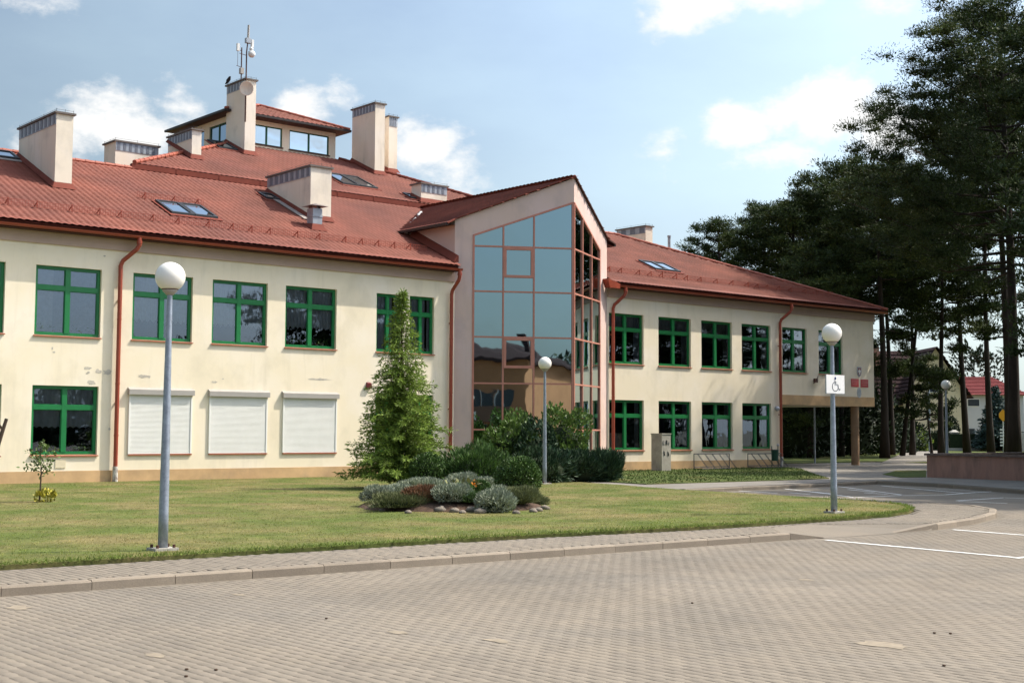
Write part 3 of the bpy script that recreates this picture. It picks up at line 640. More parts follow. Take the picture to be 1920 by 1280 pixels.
b.poly([(XL-.5, -.5, 7.7), (XL-.5, YR, zf(YR)-.04), (XL-.5, 15.5, 7.7)])
part('roof_back', b, ROOF, SCH)
def ridge_caps(a, b, r=.085, n=None, m=RIDGE, name='ridge_cap', L=.38, join=True):
    a, b = Vector(a), Vector(b); n = max(1, round((b-a).length/L)); mb = MB(); d = (b-a)/n
    for k in range(n):
        mb.tube([a+d*k, a+d*(k+1.04)], [r, r*.84], 8)
    return part(name, mb, m, SCH)
ridge_caps((XL-.5, YR, zf(YR)+.03), (21.6, YR, zf(YR)+.03)); ridge_caps((43.2, YR, zf(YR)+.03), (XH, YR, zf(YR)+.03)); ridge_caps((58.42, -.5, 7.80), (XH, YR, zf(YR)+.04))
# step flashing between lower and upper roof
fl = MB()
for i in range(12):
    x0 = 21.5+i*1.83; x1 = x0+1.825; t = rnd.uniform(0, .012)
    fl.box(x0, x1, 7.43, 7.62, 11.37, 11.56+t); fl.box(x1-.03, x1+.02, 7.415, 7.62, 11.37, 11.58+t)
part('step_flashing', fl, FLASH, SCH)
# upper hipped roof carrying the lantern
HL0, HL1, HR0, HR1, YT = (21.6, 7.45), (29.25, 13.9), (43.3, 7.45), (34.85, 13.9), 13.9
tile_sheet('roof', (21.5, 7.45, zu(7.45)), (1, 0, 0), (0, 1, MS), 22.0, 6.5*SL, [(.1, 0), (21.8, 0), (HR1[0]-21.5, 6.45*SL), (HL1[0]-21.5, 6.45*SL)], ROOF)
ZT = zu(YT)
b = MB(); b.poly([(*HL0, 11.55), (*HL1, ZT-.03), (HL1[0], 19, ZT-.03), (21.6, 25.4, 11.5)]); b.poly([(*HR0, 11.55), (43.3, 25.4, 11.5), (HR1[0], 19, ZT-.03), (*HR1, ZT-.03)])
b.poly([(HL1[0], 19, ZT-.03), (HR1[0], 19, ZT-.03), (43.3, 25.4, 11.5), (21.6, 25.4, 11.5)]); b.poly([(*HL1, ZT-.03), (*HR1, ZT-.03), (HR1[0], 19, ZT-.03), (HL1[0], 19, ZT-.03)])
b.poly([(*HL0, zu(7.45)-.05), (*HR0, zu(7.45)-.05), (*HR1, ZT-.05), (*HL1, ZT-.05)])
part('roof_back', b, ROOF, SCH)
part('rear_block', MB().box(22.2, 42.7, 9.5, 24.8, 0, 11.4), CREAM, SCH)
ridge_caps((*HL0, zu(7.45)+.05), (*HL1, ZT+.05), .09); ridge_caps((*HR0, zu(7.45)+.05), (*HR1, ZT+.05), .085, m=FLASH)
# lantern
LX0, LX1, LY0, LY1, LZ = 28.98, 34.62, 13.86, 18.4, 15.72
lw = MB(); wins = [(29.25, 30.0, 14.62, 15.5), (30.12, 31.72, 14.60, 15.5), (32.10, 34.26, 14.58, 15.5)]
wall_panel(lw, LX0, LX1, 14.3, LZ, wins, LY0, .15)
def side_panel(mb, X, ya, yb, za, zb, ops, dep):
    ys = sorted({ya, yb}|{q for o in ops for q in o[:2]}); zs = sorted({za, zb}|{q for o in ops for q in o[2:]})
    for i in range(len(ys)-1):
        for k in range(len(zs)-1):
            cy, cz = (ys[i]+ys[i+1])/2, (zs[k]+zs[k+1])/2
            if any(o[0] < cy < o[1] and o[2] < cz < o[3] for o in ops): continue
            mb.poly([(X, ys[i+1], zs[k]), (X, ys[i], zs[k]), (X, ys[i], zs[k+1]), (X, ys[i+1], zs[k+1])])
    for a, b, c, d in ops:
        for q in ([(X, a, c), (X+dep, a, c), (X+dep, a, d), (X, a, d)], [(X, b, c), (X, b, d), (X+dep, b, d), (X+dep, b, c)], [(X, a, d), (X+dep, a, d), (X+dep, b, d), (X, b, d)], [(X, a, c), (X, b, c), (X+dep, b, c), (X+dep, a, c)]): mb.poly(q)
SOP = [(14.05, 15.75, 14.62, 15.46), (16.25, 17.95, 14.62, 15.46)]
side_panel(lw, LX0, LY0, LY1, 14.2, LZ, SOP, .15)
lw.poly([(LX1, LY0, 14), (LX1, LY1, 14), (LX1, LY1, LZ), (LX1, LY0, LZ)]); lw.poly([(LX0, LY1, 14), (LX0, LY1, LZ), (LX1, LY1, LZ), (LX1, LY1, 14)])
lan = part('lantern_wall', lw, CREAM, SCH)
def lantern_window(a, b, c, d, side=False):
    f = MB(); t = .05; n = 2
    def bx(p0, p1, q0, q1): f.box(LX0+.05, LX0+.1, p0, p1, q0, q1) if side else f.box(p0, p1, LY0+.05, LY0+.1, q0, q1)
    bx(a, a+t, c, d); bx(b-t, b, c, d); bx(a+t, b-t, c, c+t); bx(a+t, b-t, d-t, d); m_ = (a+b)/2; bx(m_-t*.8, m_+t*.8, c+t, d-t)
    o = part('lantern_window', f, GREEN_DK, SCH)
    for p0, p1 in ((a+t, m_-t*.8), (m_+t*.8, b-t)):
        if side: pn = MB().poly([(LX0+.08, p1, c+t), (LX0+.08, p0, c+t), (LX0+.08, p0, d-t), (LX0+.08, p1, d-t)])
        else: pn = MB().poly([(p0, LY0+.08, c+t), (p1, LY0+.08, c+t), (p1, LY0+.08, d-t), (p0, LY0+.08, d-t)])
        part('pane', pn, SKYGLASS, o)
    if not side: part('sill', MB().box(a-.04, b+.04, LY0-.05, LY0+.05, c-.05, c+.006), SOFFIT, o)
for q in wins[:]: lantern_window(*q)
for q in SOP: lantern_window(*q, True)
EX0, EX1, EY0, EY1, EZ = 28.42, 35.0, 13.2, 19.1, 15.80
AP = Vector((31.75, 16.15, 17.0))
part('lantern_soffit', MB().box(EX0+.04, EX1-.04, EY0+.04, EY1-.04, LZ-.02, EZ-.06), SOFFIT, SCH)
part('lantern_gutter', MB().box(EX0-.05, EX1+.05, EY0-.06, EY0+.03, EZ-.10, EZ+.0).box(EX0-.06, EX0+.03, EY0+.03, EY1, EZ-.10, EZ+.0).box(EX1-.03, EX1+.06, EY0+.03, EY1, EZ-.1, EZ), BLACKTRIM, SCH)
v_ = AP-Vector((AP.x, EY0, EZ)); lv = v_.length
tile_sheet('lantern_roof', (EX0, EY0, EZ), (1, 0, 0), (0, v_.y, v_.z), EX1-EX0, lv, [(0, -.1), (EX1-EX0, -.1), (AP.x-EX0, lv)], ROOF, du=.26, dv=.4)
part('lantern_roof_back', MB().poly([(EX0, EY0, EZ), (AP.x, AP.y, AP.z-.02), (EX0, EY1, EZ)][::-1]).poly([(EX1, EY0, EZ), (EX1, EY1, EZ), (AP.x, AP.y, AP.z-.02)]).poly([(EX0, EY1, EZ), (AP.x, AP.y, AP.z-.02), (EX1, EY1, EZ)]), ROOF, SCH)
ridge_caps((EX1, EY0, EZ+.04), AP+Vector((0, 0, .04)), .07); ridge_caps((EX0, EY0, EZ+.04), AP+Vector((0, 0, .04)), .07)

# eaves: gutter, fascia, soffit, downpipes
for x0, x1 in ((XL-.5, 31.08), (38.95, 58.45)):
    g = MB(); n = 10; prof = [(math.cos(a)*.075, math.sin(a)*.075) for a in np.linspace(PI, 2*PI, 9)]+[(.085, .012), (.06, .0)]+[(math.cos(a)*.06, math.sin(a)*.06) for a in np.linspace(2*PI, PI, 9)]+[(-.085, .012)]
    yc, zc = -.465, 7.645; k = len(prof)
    g.add([(x, yc+p, zc+q) for x in (x0, x1) for p, q in prof], [(i, (i+1) % k, (i+1) % k+k, i+k) for i in range(k)]+[tuple(range(k)), tuple(range(2*k-1, k-1, -1))])
    part('gutter', g, GUTTER, SCH)
    part('soffit', MB().box(x0+.02, x1-.1, -.37, -.062, 7.545, 7.58).box(x0+.02, x1-.1, -.385, -.37, 7.55, 7.74), SOFFIT, SCH)
part('gutter', MB().box(58.40, 58.50, -.45, 15, 7.58, 7.68), GUTTER, SCH)
part('soffit', MB().box(XR, 58.4, -.3, 15, 7.545, 7.58), SOFFIT, SCH)
def downpipe(x, dx=.0, bottom=.45, gx=None):
    gx = x+.45 if gx is None else gx
    mb = MB().tube([(gx, -.465, 7.60), (gx, -.465, 7.36), (gx-(gx-x)*.15, -.43, 7.22), (x+(gx-x)*.12, -.17, 6.86), (x, -.135, 6.70), (x, -.135, bottom)], .068, 12)
    mb.lathe([(.085, 0), (.085, .10)], (gx, -.465, 7.40), 12)
    for z in (5.0, 3.0, 1.4): mb.lathe([(.074, 0), (.074, .05)], (x, -.135, z), 12)
    o = part('downpipe', mb, GUTTER, SCH, smooth=False)
    part('pipe_bracket', MB().box(x-.02, x+.02, -.08, 0, 2.4, 2.44).box(x-.02, x+.02, -.08, 0, 5.6, 5.64), GUTTER, o)
    part('pipe_shoe', MB().lathe([(.085, 0), (.085, bottom+.02)], (x, -.135, 0), 10), mat('worn_pipe_shoe', (.50, .47, .43), .8, .4, 14, col2=(.22, .15, .12), c2scale=9), o)
downpipe(17.78); downpipe(30.86, gx=30.98); downpipe(39.35, gx=39.75, bottom=.3); downpipe(50.3, gx=50.75)
part('gutter_stop', MB().hexa([(38.7, -.62, 7.5), (39.35, -.55, 7.5), (39.35, -.36, 7.5), (38.7, -.3, 7.5), (38.55, -.66, 7.86), (39.35, -.56, 7.70), (39.35, -.36, 7.70), (38.55, -.3, 7.86)]), GUTTER, SCH)

# snow guards
def snow_guard(x0, x1, y, zz, dz=0.0, step=.085):
    mb = MB(); yb = y; zb = zz(yb)+.045
    for q in (.03, .10, .205): mb.bar((x0, yb, zb+q), (x1, yb, zb+q), .012, .012)
    n = int((x1-x0)/step)
    for k in range(n+1): x = x0+(x1-x0)*k/n; mb.bar((x, yb, zb+.03), (x, yb, zb+.205), .008, .008)
    g = part('snow_guard', mb, GUTTER, SCH); x = x0+.3; br = MB()
    br.bar((0, .012, -.06), (0, .012, .235), .035, .02); br.bar((0, .02, .2), (0, .26, .08), .03, .02); bm = br.mesh('bracket'); bm.materials.append(GUTTER)
    while x < x1: add('bracket', bm, g, Vector((x, yb, zb))-SCH.location); x += rnd.choice((.72, 1.1, .9))
snow_guard(XL, 30.3, .72, zf); snow_guard(39.7, 55.6, .72, zf); snow_guard(19.85, 22.35, 3.32, zf)
# roof windows
def roof_window(x0, x1, y0, y1, zz, n=2):
    f = MB(); h = .09; W = (x1-x0)/n; o = None
    def sl(a, b, c, d, lo, hi): f.hexa([(a, c, zz(c)+lo), (b, c, zz(c)+lo), (b, d, zz(d)+lo), (a, d, zz(d)+lo), (a, c, zz(c)+hi), (b, c, zz(c)+hi), (b, d, zz(d)+hi), (a, d, zz(d)+hi)])
    for k in range(n):
        a, b = x0+k*W+.01, x0+(k+1)*W-.01; t = .085
        sl(a, a+t, y0, y1, -.03, h+.03); sl(b-t, b, y0, y1, -.03, h+.03); sl(a+t, b-t, y0, y0+t, -.03, h+.03); sl(a+t, b-t, y1-t, y1, -.03, h+.035)
    o = part('roof_window', f, BLACK, SCH)
    for k in range(n):
        a, b = x0+k*W+.095, x0+(k+1)*W-.095; c, d = y0+.085, y1-.085
        part('pane', MB().poly([(a, c, zz(c)+h), (b, c, zz(c)+h), (b, d, zz(d)+h), (a, d, zz(d)+h)]), SKYGLASS, o)
    fl = MB(); e = .1
    fl.hexa([(x0-e, y0-.16, zz(y0-.16)+.03), (x1+e, y0-.16, zz(y0-.16)+.03), (x1+e, y1+e, zz(y1+e)+.03), (x0-e, y1+e, zz(y1+e)+.03), (x0-e, y0-.16, zz(y0-.16)+.055), (x1+e, y0-.16, zz(y0-.16)+.055), (x1+e, y1+e, zz(y1+e)+.055), (x0-e, y1+e, zz(y1+e)+.055)])
    part('flashing', fl, LEAD if x0 < 20 else FLASH, o)
roof_window(20.42, 22.18, 1.85, 3.15, zf); roof_window(44.0, 45.68, 1.85, 2.95, zf); roof_window(31.75, 33.6, 8.75, 10.35, zu)
roof_window(34.75, 35.5, 7.9, 8.55, zu, 1); roof_window(14.9, 16.9, 6.35, 7.2, zf, 2); roof_window(26.1, 26.75, 5.45, 6.1, zf, 1); roof_window(27.6, 28.55, 12.2, 13.3, zu, 1)

# chimneys
def chimney(x0, x1, y0, y1, zt, zz, vent='side', vh=.34, n=9, base_lift=0.0, name='chimney', zb=None):
    zlo = min(zz(y0), zz(y1))-.4 if zb is None else zb
    o = part(name, MB().box(x0, x1, y0, y1, zlo, zt-.05), CHIM, SCH)
    part('cap', MB().box(x0-.07, x1+.07, y0-.07, y1+.07, zt-.05, zt+.015), CAPM, o)
    if vent == 'side':
        part('vent_band', MB().box(x0-.018, x0, y0+.02, y1-.02, zt-.07-vh, zt-.06), ZINC, o); st = (y1-y0-.12)/n
        sm = MB().box(-.012, .003, .02, st*.55, -.04-vh, -.08).mesh('vent_slot')
    else:
        part('vent_band', MB().box(x0+.02, x1-.02, y0-.018, y0, zt-.07-vh, zt-.06), ZINC, o); st = (x1-x0-.12)/n
        sm = MB().box(.02, st*.55, -.012, .003, -.04-vh, -.08).mesh('vent_slot')
    sm.materials.append(ZINC_DK)
    for k in range(n): add('vent_slot', sm, o, Vector((x0-.018, y0+.06+st*k, zt) if vent == 'side' else (x0+.06+st*k, y0-.018, zt))-SCH.location)
    w = MB()                                             # lightning wire on little posts
    for (a, b) in (((x0, y0), (x1, y0)), ((x0, y0), (x0, y1))):
        w.bar((a[0], a[1], zt+.09), (b[0], b[1], zt+.09), .008, .008); m_ = max(2, int(math.hypot(b[0]-a[0], b[1]-a[1])/.9))
        for k in range(m_+1): t = k/m_; x, y = a[0]+(b[0]-a[0])*t, a[1]+(b[1]-a[1])*t; w.bar((x, y, zt), (x, y, zt+.12), .01, .01)
    part('lightning_wire', w, STEELDK, o)
    if zb is None:
        f = MB(); f.hexa([(x0-.12, y0-.14, zz(y0-.14)+.05), (x1+.12, y0-.14, zz(y0-.14)+.05), (x1+.12, y0-.006, zz(y0)+.05), (x0-.12, y0-.006, zz(y0)+.05), (x0-.02, y0-.03, zz(y0)+.16), (x1+.02, y0-.03, zz(y0)+.16), (x1+.02, y0-.006, zz(y0)+.2), (x0-.02, y0-.006, zz(y0)+.2)])
        f.hexa([(x0-.12, y0-.1, zz(y0-.1)+.045), (x0-.006, y0-.1, zz(y0-.1)+.045), (x0-.006, y1, zz(y1)+.045), (x0-.12, y1, zz(y1)+.045), (x0-.03, y0-.02, zz(y0)+.17), (x0-.006, y0-.02, zz(y0)+.19), (x0-.006, y1, zz(y1)+.19), (x0-.03, y1, zz(y1)+.17)])
        part('flashing', f, FLASH, o)
    return o
CH1 = chimney(17.02, 17.6, 3.5, 6.85, 12.12, zf)
CH5 = chimney(26.8, 27.72, 3.37, 6.6, 11.6, zf, n=8, vh=.36)
CH2 = chimney(28.68, 29.2, 11.9, 13.6, 16.95, zu, n=6)
CH6 = chimney(35.55, 36.1, 11.9, 13.85, 17.0, zu, n=7)
chimney(37.0, 37.5, 12.85, 13.9, 16.75, zu, 'front', n=3, vh=.42)
chimney(35.15, 36.6, 7.68, 8.4, 12.55, zu, 'front', n=5)
chimney(25.02, 25.44, 9.6, 11.75, 13.78, zu, n=8)
chimney(22.83, 24.72, 12, 13.1, 13.38, zu, 'front', n=7, zb=9.0)
chimney(51.8, 52.33, 10.0, 12.2, 12.6, zf, n=3, zb=8.0)
part('flue_pipe', MB().tube([(24.95, 12.1, 11.5), (24.95, 12.1, 13.0)], .07, 10).lathe([(.09, 0), (.09, .06)], (24.95, 12.1, 13.0), 10), SOFFIT, SCH)
x_, y_ = 53.2, 9.6
part('flue_pipe', MB().tube([(x_, y_, 9.5), (x_, y_, 12.05)], .08, 10).lathe([(.1, 0), (.1, .1)], (x_, y_, 12.05), 10), ZINC, SCH)
# metal vent with hood by the middle chimney
vx, vy = 26.3, 2.25; vz = zf(vy)
vt = part('roof_vent', MB().box(vx-.2, vx+.2, vy-.2, vy+.2, vz-.2, vz+.72).box(vx-.22, vx+.22, vy-.22, vy+.22, vz+.40, vz+.44), ZINC, SCH)
part('vent_hood', MB().add([(vx-.36, vy-.36, vz+.80), (vx+.36, vy-.36, vz+.80), (vx+.36, vy+.36, vz+.80), (vx-.36, vy+.36, vz+.80), (vx, vy, vz+.93), (vx, vy, vz+.83)], [(0, 1, 4), (1, 2, 4), (2, 3, 4), (3, 0, 4), (1, 0, 5), (2, 1, 5), (3, 2, 5), (0, 3, 5)]).box(vx-.03, vx+.03, vy-.19, vy-.17, vz+.7, vz+.82).box(vx-.19, vx-.17, vy-.1, vy+.1, vz+.7, vz+.84).box(vx+.17, vx+.19, vy-.1, vy+.1, vz+.7, vz+.84), mat('hood_metal', (.16, .13, .13), .4, .15, 5, metal=.3), vt)
part('vent_skirt', MB().hexa([(vx-.34, vy-.36, zf(vy-.36)+.04), (vx+.34, vy-.36, zf(vy-.36)+.04), (vx+.34, vy+.3, zf(vy+.3)+.04), (vx-.34, vy+.3, zf(vy+.3)+.04), (vx-.215, vy-.215, vz+.14), (vx+.215, vy-.215, vz+.14), (vx+.215, vy+.215, vz+.2), (vx-.215, vy+.215, vz+.2)]), FLASH, vt)
part('flashing', MB().hexa([(26.42, 3.2, zf(3.2)+.05), (26.66, 3.2, zf(3.2)+.05), (26.66, 6.3, zf(6.3)+.05), (26.42, 6.3, zf(6.3)+.05), (26.42, 3.2, zf(3.2)+.08), (26.66, 3.2, zf(3.2)+.08), (26.66, 6.3, zf(6.3)+.08), (26.42, 6.3, zf(6.3)+.08)]), LEAD, SCH)

# ------------------------------------------------------------------ glass bay
AX, AY = VL, -2.3                                      # tip of the wedge
BL, BR = (31.1, 0.0), (39.12, 0.0)
ld = Vector((AX-BL[0], AY-BL[1], 0)); lL = ld.length; ld /= lL; ln = Vector((ld.y, -ld.x, 0))
rd_ = Vector((BR[0]-AX, BR[1]-AY, 0)); rL = rd_.length; rd_ /= rL; rn = Vector((rd_.y, -rd_.x, 0))
def fp(side, s, z, out=0.0):
    if side == 'L': p = Vector((BL[0], BL[1], 0))+ld*s+ln*out
    else: p = Vector((AX, AY, 0))+rd_*s+rn*out
    return (p.x, p.y, z)
topL = lambda s: 9.57+(11.34-9.57)*s/lL; topR = lambda s: 11.34-(11.34-9.57)*s/rL
gL0, gL1, gR0, gR1 = .69, lL-.07, .07, rL-1.0
glL = lambda s: 9.02+(10.42-9.02)*(s-gL0)/(lL-gL0); glR = lambda s: 10.42-(10.42-9.02)*s/gR1
trim = MB()
def slab(side, pts, t=.22, out=0.0):                   # extruded inward polygon on a bay face
    n = len(pts); a = [fp(side, s, z, out) for s, z in pts]; b = [fp(side, s, z, out-t) for s, z in pts]
    trim.add(a+b, [tuple(range(n)), tuple(range(2*n-1, n-1, -1))]+[((i+1) % n, i, i+n, (i+1) % n+n) for i in range(n)])
slab('L', [(0, 0), (gL0, 0), (gL0, glL(gL0)), (gL0, topL(gL0)), (0, topL(0))]); slab('L', [(gL0, glL(gL0)), (lL, glL(lL)), (lL, topL(lL)), (gL0, topL(gL0))])
slab('R', [(gR1, 0), (rL, 0), (rL, topR(rL)), (gR1, topR(gR1)), (gR1, glR(gR1))]); slab('R', [(0, glR(0)), (gR1, glR(gR1)), (gR1, topR(gR1)), (0, topR(0))])
part('bay_wall', trim, PINK, SCH)
b = MB(); b.poly([(31.1, 0, 7.4), (31.1, 0, 9.55), (31.1, 4.5, 9.55), (31.1, 4.5, 7.4)]); b.poly([(39.12, 0, 7.4), (39.12, 4.5, 7.4), (39.12, 4.5, 9.55), (39.12, 0, 9.55)])
b.poly([(31.1, .02, 7.4), (39.12, .02, 7.4), (39.12, .02, 9.5), (VL, .02, 11.2), (31.1, .02, 9.5)])
part('bay_side_wall', b, PINK, SCH)
HZ = [.12, 1.66, 3.40, 5.15, 6.88, 8.60]
mull = MB()
def beam(side, a, b, w=.055, d=.10, out=.02):
    (s0, z0), (s1, z1) = a, b; p0, p1 = Vector(fp(side, s0, z0, out-d/2)), Vector(fp(side, s1, z1, out-d/2)); mull.bar(p0, p1, d if abs(s1-s0) < 1e-6 else d, w, up=(0, 0, 1)) if abs(s1-s0) > 1e-6 else mull.bar(p0, p1, w, d, up=(ln if side == 'L' else rn))
VLs = [gL0+.03, (32.72-31.1)/ld.x, (33.75-31.1)/ld.x, lL-.05]; VRs = [.05, 1.15, 2.41, gR1-.03]
panes = []
for side, VS, gl in (('L', VLs, glL), ('R', VRs, glR)):
    for i, s in enumerate(VS): beam(side, (s, .05), (s, gl(s)-.02), .06 if 0 < i < 3 else .075)
    for z in HZ[1:]: beam(side, (VS[0], z), (VS[-1], z), .06, .10, .016)
    beam(side, (VS[0], .08), (VS[-1], .08), .08); beam(side, (VS[0], gl(VS[0])-.03), (VS[-1], gl(VS[-1])-.03), .07, .1, .024)
    for i in range(3):
        a, b_ = VS[i], VS[i+1]
        for k in range(6):
            z0 = HZ[k]; z1 = HZ[k+1] if k < 5 else None
            if z1: pts = [(a, z0), (b_, z0), (b_, z1), (a, z1)]
            else: pts = [(a, z0), (b_, z0), (b_, gl(b_)-.03), (a, gl(a)-.03)]
            panes.append((side, pts))
cw = part('curtain_wall', mull, FRAME, SCH)
for side, pts in panes:
    tl = [rnd.uniform(-.011, .011) for _ in range(4)]; tl[2] = tl[1]+tl[3]-tl[0]
    c0 = fp(side, (pts[0][0]+pts[1][0])/2, pts[0][1], -.03)
    o = part('pane', MB().poly([Vector(fp(side, s, z, -.03+t*.6)) for (s, z), t in zip(pts, tl)]), MIRROR, cw)
def vent_frame(s0, s1, z0, z1):
    f = MB(); t = .10
    for a, b_, c, d in ((s0, s0+t, z0, z1), (s1-t, s1, z0, z1), (s0+t, s1-t, z0, z0+t), (s0+t, s1-t, z1-t, z1)):
        p = [fp('L', a, c, -.02), fp('L', b_, c, -.02), fp('L', b_, c, .035), fp('L', a, c, .035)]; q = [fp('L', a, d, -.02), fp('L', b_, d, -.02), fp('L', b_, d, .035), fp('L', a, d, .035)]
        f.hexa([p[3], p[2], p[1], p[0], q[3], q[2], q[1], q[0]])
    part('vent_window', f, FRAME, cw)
vent_frame(VLs[1]+.02, VLs[2]-.02, 7.42, 8.58); vent_frame(VLs[1]+.02, VLs[2]-.02, 3.98, 5.13)
# bay roof: two slopes running back into the main roof
mb_ = (11.34-9.57)/(VL-31.1); OV = .42
RZ = 11.36
for sgn, nm in ((-1, 'L'), (1, 'R')):
    xe = VL+sgn*(VL-31.1+OV); ze = RZ-mb_*(VL-31.1+OV)
    # plan polygon in (u along +y from y=-2.6, v up slope)
    pl_ = [(.0, 0)]; lenv = math.hypot(VL-31.1+OV, RZ-ze)
    def yfront(v): return -.06-2.32*max(0, (v/lenv*(VL-31.1+OV)-OV)/(VL-31.1))
    def yback(v): z = ze+(RZ-ze)*v/lenv; return (z-7.77)/MS-.5
    vv = np.linspace(-.05, lenv, 12); poly = [(yfront(v)+2.6, v) for v in vv]+[(yback(v)+2.6+.25, v) for v in vv[::-1]]
    tile_sheet('bay_roof', (xe, -2.6, ze), (0, 1, 0), (-sgn*(VL-31.1+OV), 0, RZ-ze), 11, lenv, poly, ROOF)
    edge = MB()
    A_, B_ = Vector((VL, AY-.03, RZ+.04)), Vector((31.1 if sgn < 0 else 39.12, -.03, 9.60))
    edge.bar(A_, B_, .12, .035 if sgn < 0 else .05); edge.bar(B_, (xe, -.06, ze+.0), .1, .05)
    part('verge_trim', edge, FLASH if sgn < 0 else SOFFIT, SCH)
    gb = MB(); gb.bar((xe, -.06, ze-.03), (xe, yback(0)+.1, ze-.03), .12, .10); part('bay_gutter', gb, BLACKTRIM, SCH)
    part('bay_soffit', MB().poly([(xe, -.05, ze-.08), (xe, 4, ze-.08), (VL+sgn*4.0, 4, ze-.02), (VL+sgn*4.0, -.05, ze-.02)]), SOFFIT, SCH)
part('bay_deck', MB().poly([(VL, AY, RZ-.06), (31.1, 0, 9.5), (31.1, 4.6, 9.5), (VL, 8, RZ-.06)]).poly([(VL, AY, RZ-.06), (VL, 8, RZ-.06), (39.12, 4.6, 9.5), (39.12, 0, 9.5)]), FLASH, SCH)
ridge_caps((VL, AY-.05, RZ+.03), (VL, 7.4, RZ+.03), .08, m=FLASH)
ws = MB(); a, b_ = Vector((30.75, 2.75, 9.34)), Vector((34.2, 6.35, 10.92))
for k in range(30):
    p = a+(b_-a)*(k/29); ws.ball(p+Vector((rnd.uniform(-.04, .04), rnd.uniform(-.04, .04), .02)), rnd.uniform(.07, .11), 8, 5, 0, .6)
part('sealant', ws, WHITE_FOAM, SCH, smooth=True)
part('apron_flashing', MB().hexa([(30.86, -.25, zf(-.25)+.04), (31.095, -.25, zf(-.25)+.04), (31.095, 2.6, zf(2.6)+.04), (30.86, 2.6, zf(2.6)+.04), (31.05, -.25, zf(-.25)+.28), (31.095, -.25, zf(-.25)+.30), (31.095, 2.6, zf(2.6)+.30), (31.05, 2.6, zf(2.6)+.28)]), FLASH, SCH)

# small fittings on the wall
part('alarm_siren', MB().hexa([(27.12, -.10, 3.10), (27.34, -.10, 3.10), (27.34, -.001, 3.10), (27.12, -.001, 3.10), (27.15, -.12, 3.28), (27.31, -.12, 3.28), (27.31, -.001, 3.32), (27.15, -.001, 3.32)]), mat('siren_red', (.16, .03, .035), .4, .1, 5), SCH)
part('wall_lamp', MB().ball((50.05, -.12, 2.70), .12, 14, 9), SILVER, SCH, smooth=True)
cm_ = part('floodlight', MB().box(52.85, 53.05, -.2, -.08, 3.98, 4.18).bar((52.95, -.1, 4.08), (52.95, 0, 4.08), .05, .05).bar((53.0, -.15, 4.1), (53.2, -.1, 4.3), .03, .02).bar((52.86, -.18, 4.02), (52.7, -.2, 3.93), .03, .03), SOFFIT, SCH)
def patch(px, py, rx, rz, seed):
    d = ray(px, py); q = CAM+d*(40/d[1]); R = random.Random(seed); pts = []
    for k in range(16): a = 2*PI*k/16; s = R.uniform(.55, 1.15); pts.append((q[0]+rx*s*math.cos(a), -.004, q[2]+rz*s*math.sin(a)))
    part('bare_patch', MB().poly(pts), GREY_PATCH, SCH)
for i, q in enumerate(((164, 690, .13, .05), (166, 698, .05, .04), (184, 696, .10, .08), (202, 697, .16, .09), (172, 717, .14, .09), (163, 700, .04, .03), (268, 705, .17, .06), (279, 706, .08, .05), (402, 716, .12, .04), (418, 710, .05, .02), (205, 804, .05, .04), (690, 715, .03, .02), (196, 480, .04, .03), (101, 660, .05, .03), (98, 653, .03, .05), (600, 711, .45, .04))): patch(*q, i)
part('gas_hatch', MB().box(15.93, 16.25, -.02, -.001, .44, .70), mat('hatch_cream', (.72, .62, .45), .7, .1, 4), SCH)

# ------------------------------------------------------------------ street lamps
def lamp(name, x, y, label, z=0.0, h=3.70, rot=0):
    o = empty(name, (x, y, z), label, 'street lamp', 'globe street lamps', rot)
    part('base_plate', MB().box(-.17, .17, -.14, .14, -.02, .035), CONC, o, (0, 0, 0))
    bb = MB()
    for sx in (-.12, .12):
        for sy in (-.09, .09): bb.lathe([(.022, 0), (.022, .045)], (sx, sy, .035), 6)
    part('bolt', bb, SOFFIT, o, (0, 0, 0))
    part('post', MB().lathe([(.068, .03), (.066, .5), (.058, 1.4), (.045, 2.6), (.036, h-.22), (.036, h-.18)], (0, 0, 0), 16), GALV, o, (0, 0, 0), True)
    part('collar', MB().lathe([(.05, h-.25), (.075, h-.22), (.10, h-.20), (.105, h-.165), (.10, h-.16)], (0, 0, 0), 20), SHUTBOX, o, (0, 0, 0), True)
    part('collar_ring', MB().lathe([(.112, h-.178), (.117, h-.172), (.117, h-.160), (.10, h-.155)], (0, 0, 0), 20), SOFFIT, o, (0, 0, 0), True)
    part('globe', MB().ball((0, 0, h), .205, 32, 20, 0, 1.0, -.82), GLOBE, o, (0, 0, 0), True)
    return o
lx, ly = atz(305, 1031)
l1 = lamp('street_lamp', lx, ly, 'nearest globe street lamp, on the lawn in front of the shuttered windows', h=3.73); l1.rotation_euler.y = math.radians(.25)
lx, ly = atz(1021, 907); lamp('street_lamp', lx, ly, 'globe street lamp standing before the dark shrubs of the glass bay')
SX, SY = atz(1564, 961); lamp('street_lamp', SX, SY, 'globe street lamp that carries the white wheelchair sign', h=3.66)
gx_, gy_ = gp(1775, 59); lamp('street_lamp', gx_, gy_, 'distant globe street lamp behind the pink planter wall', h=3.72)
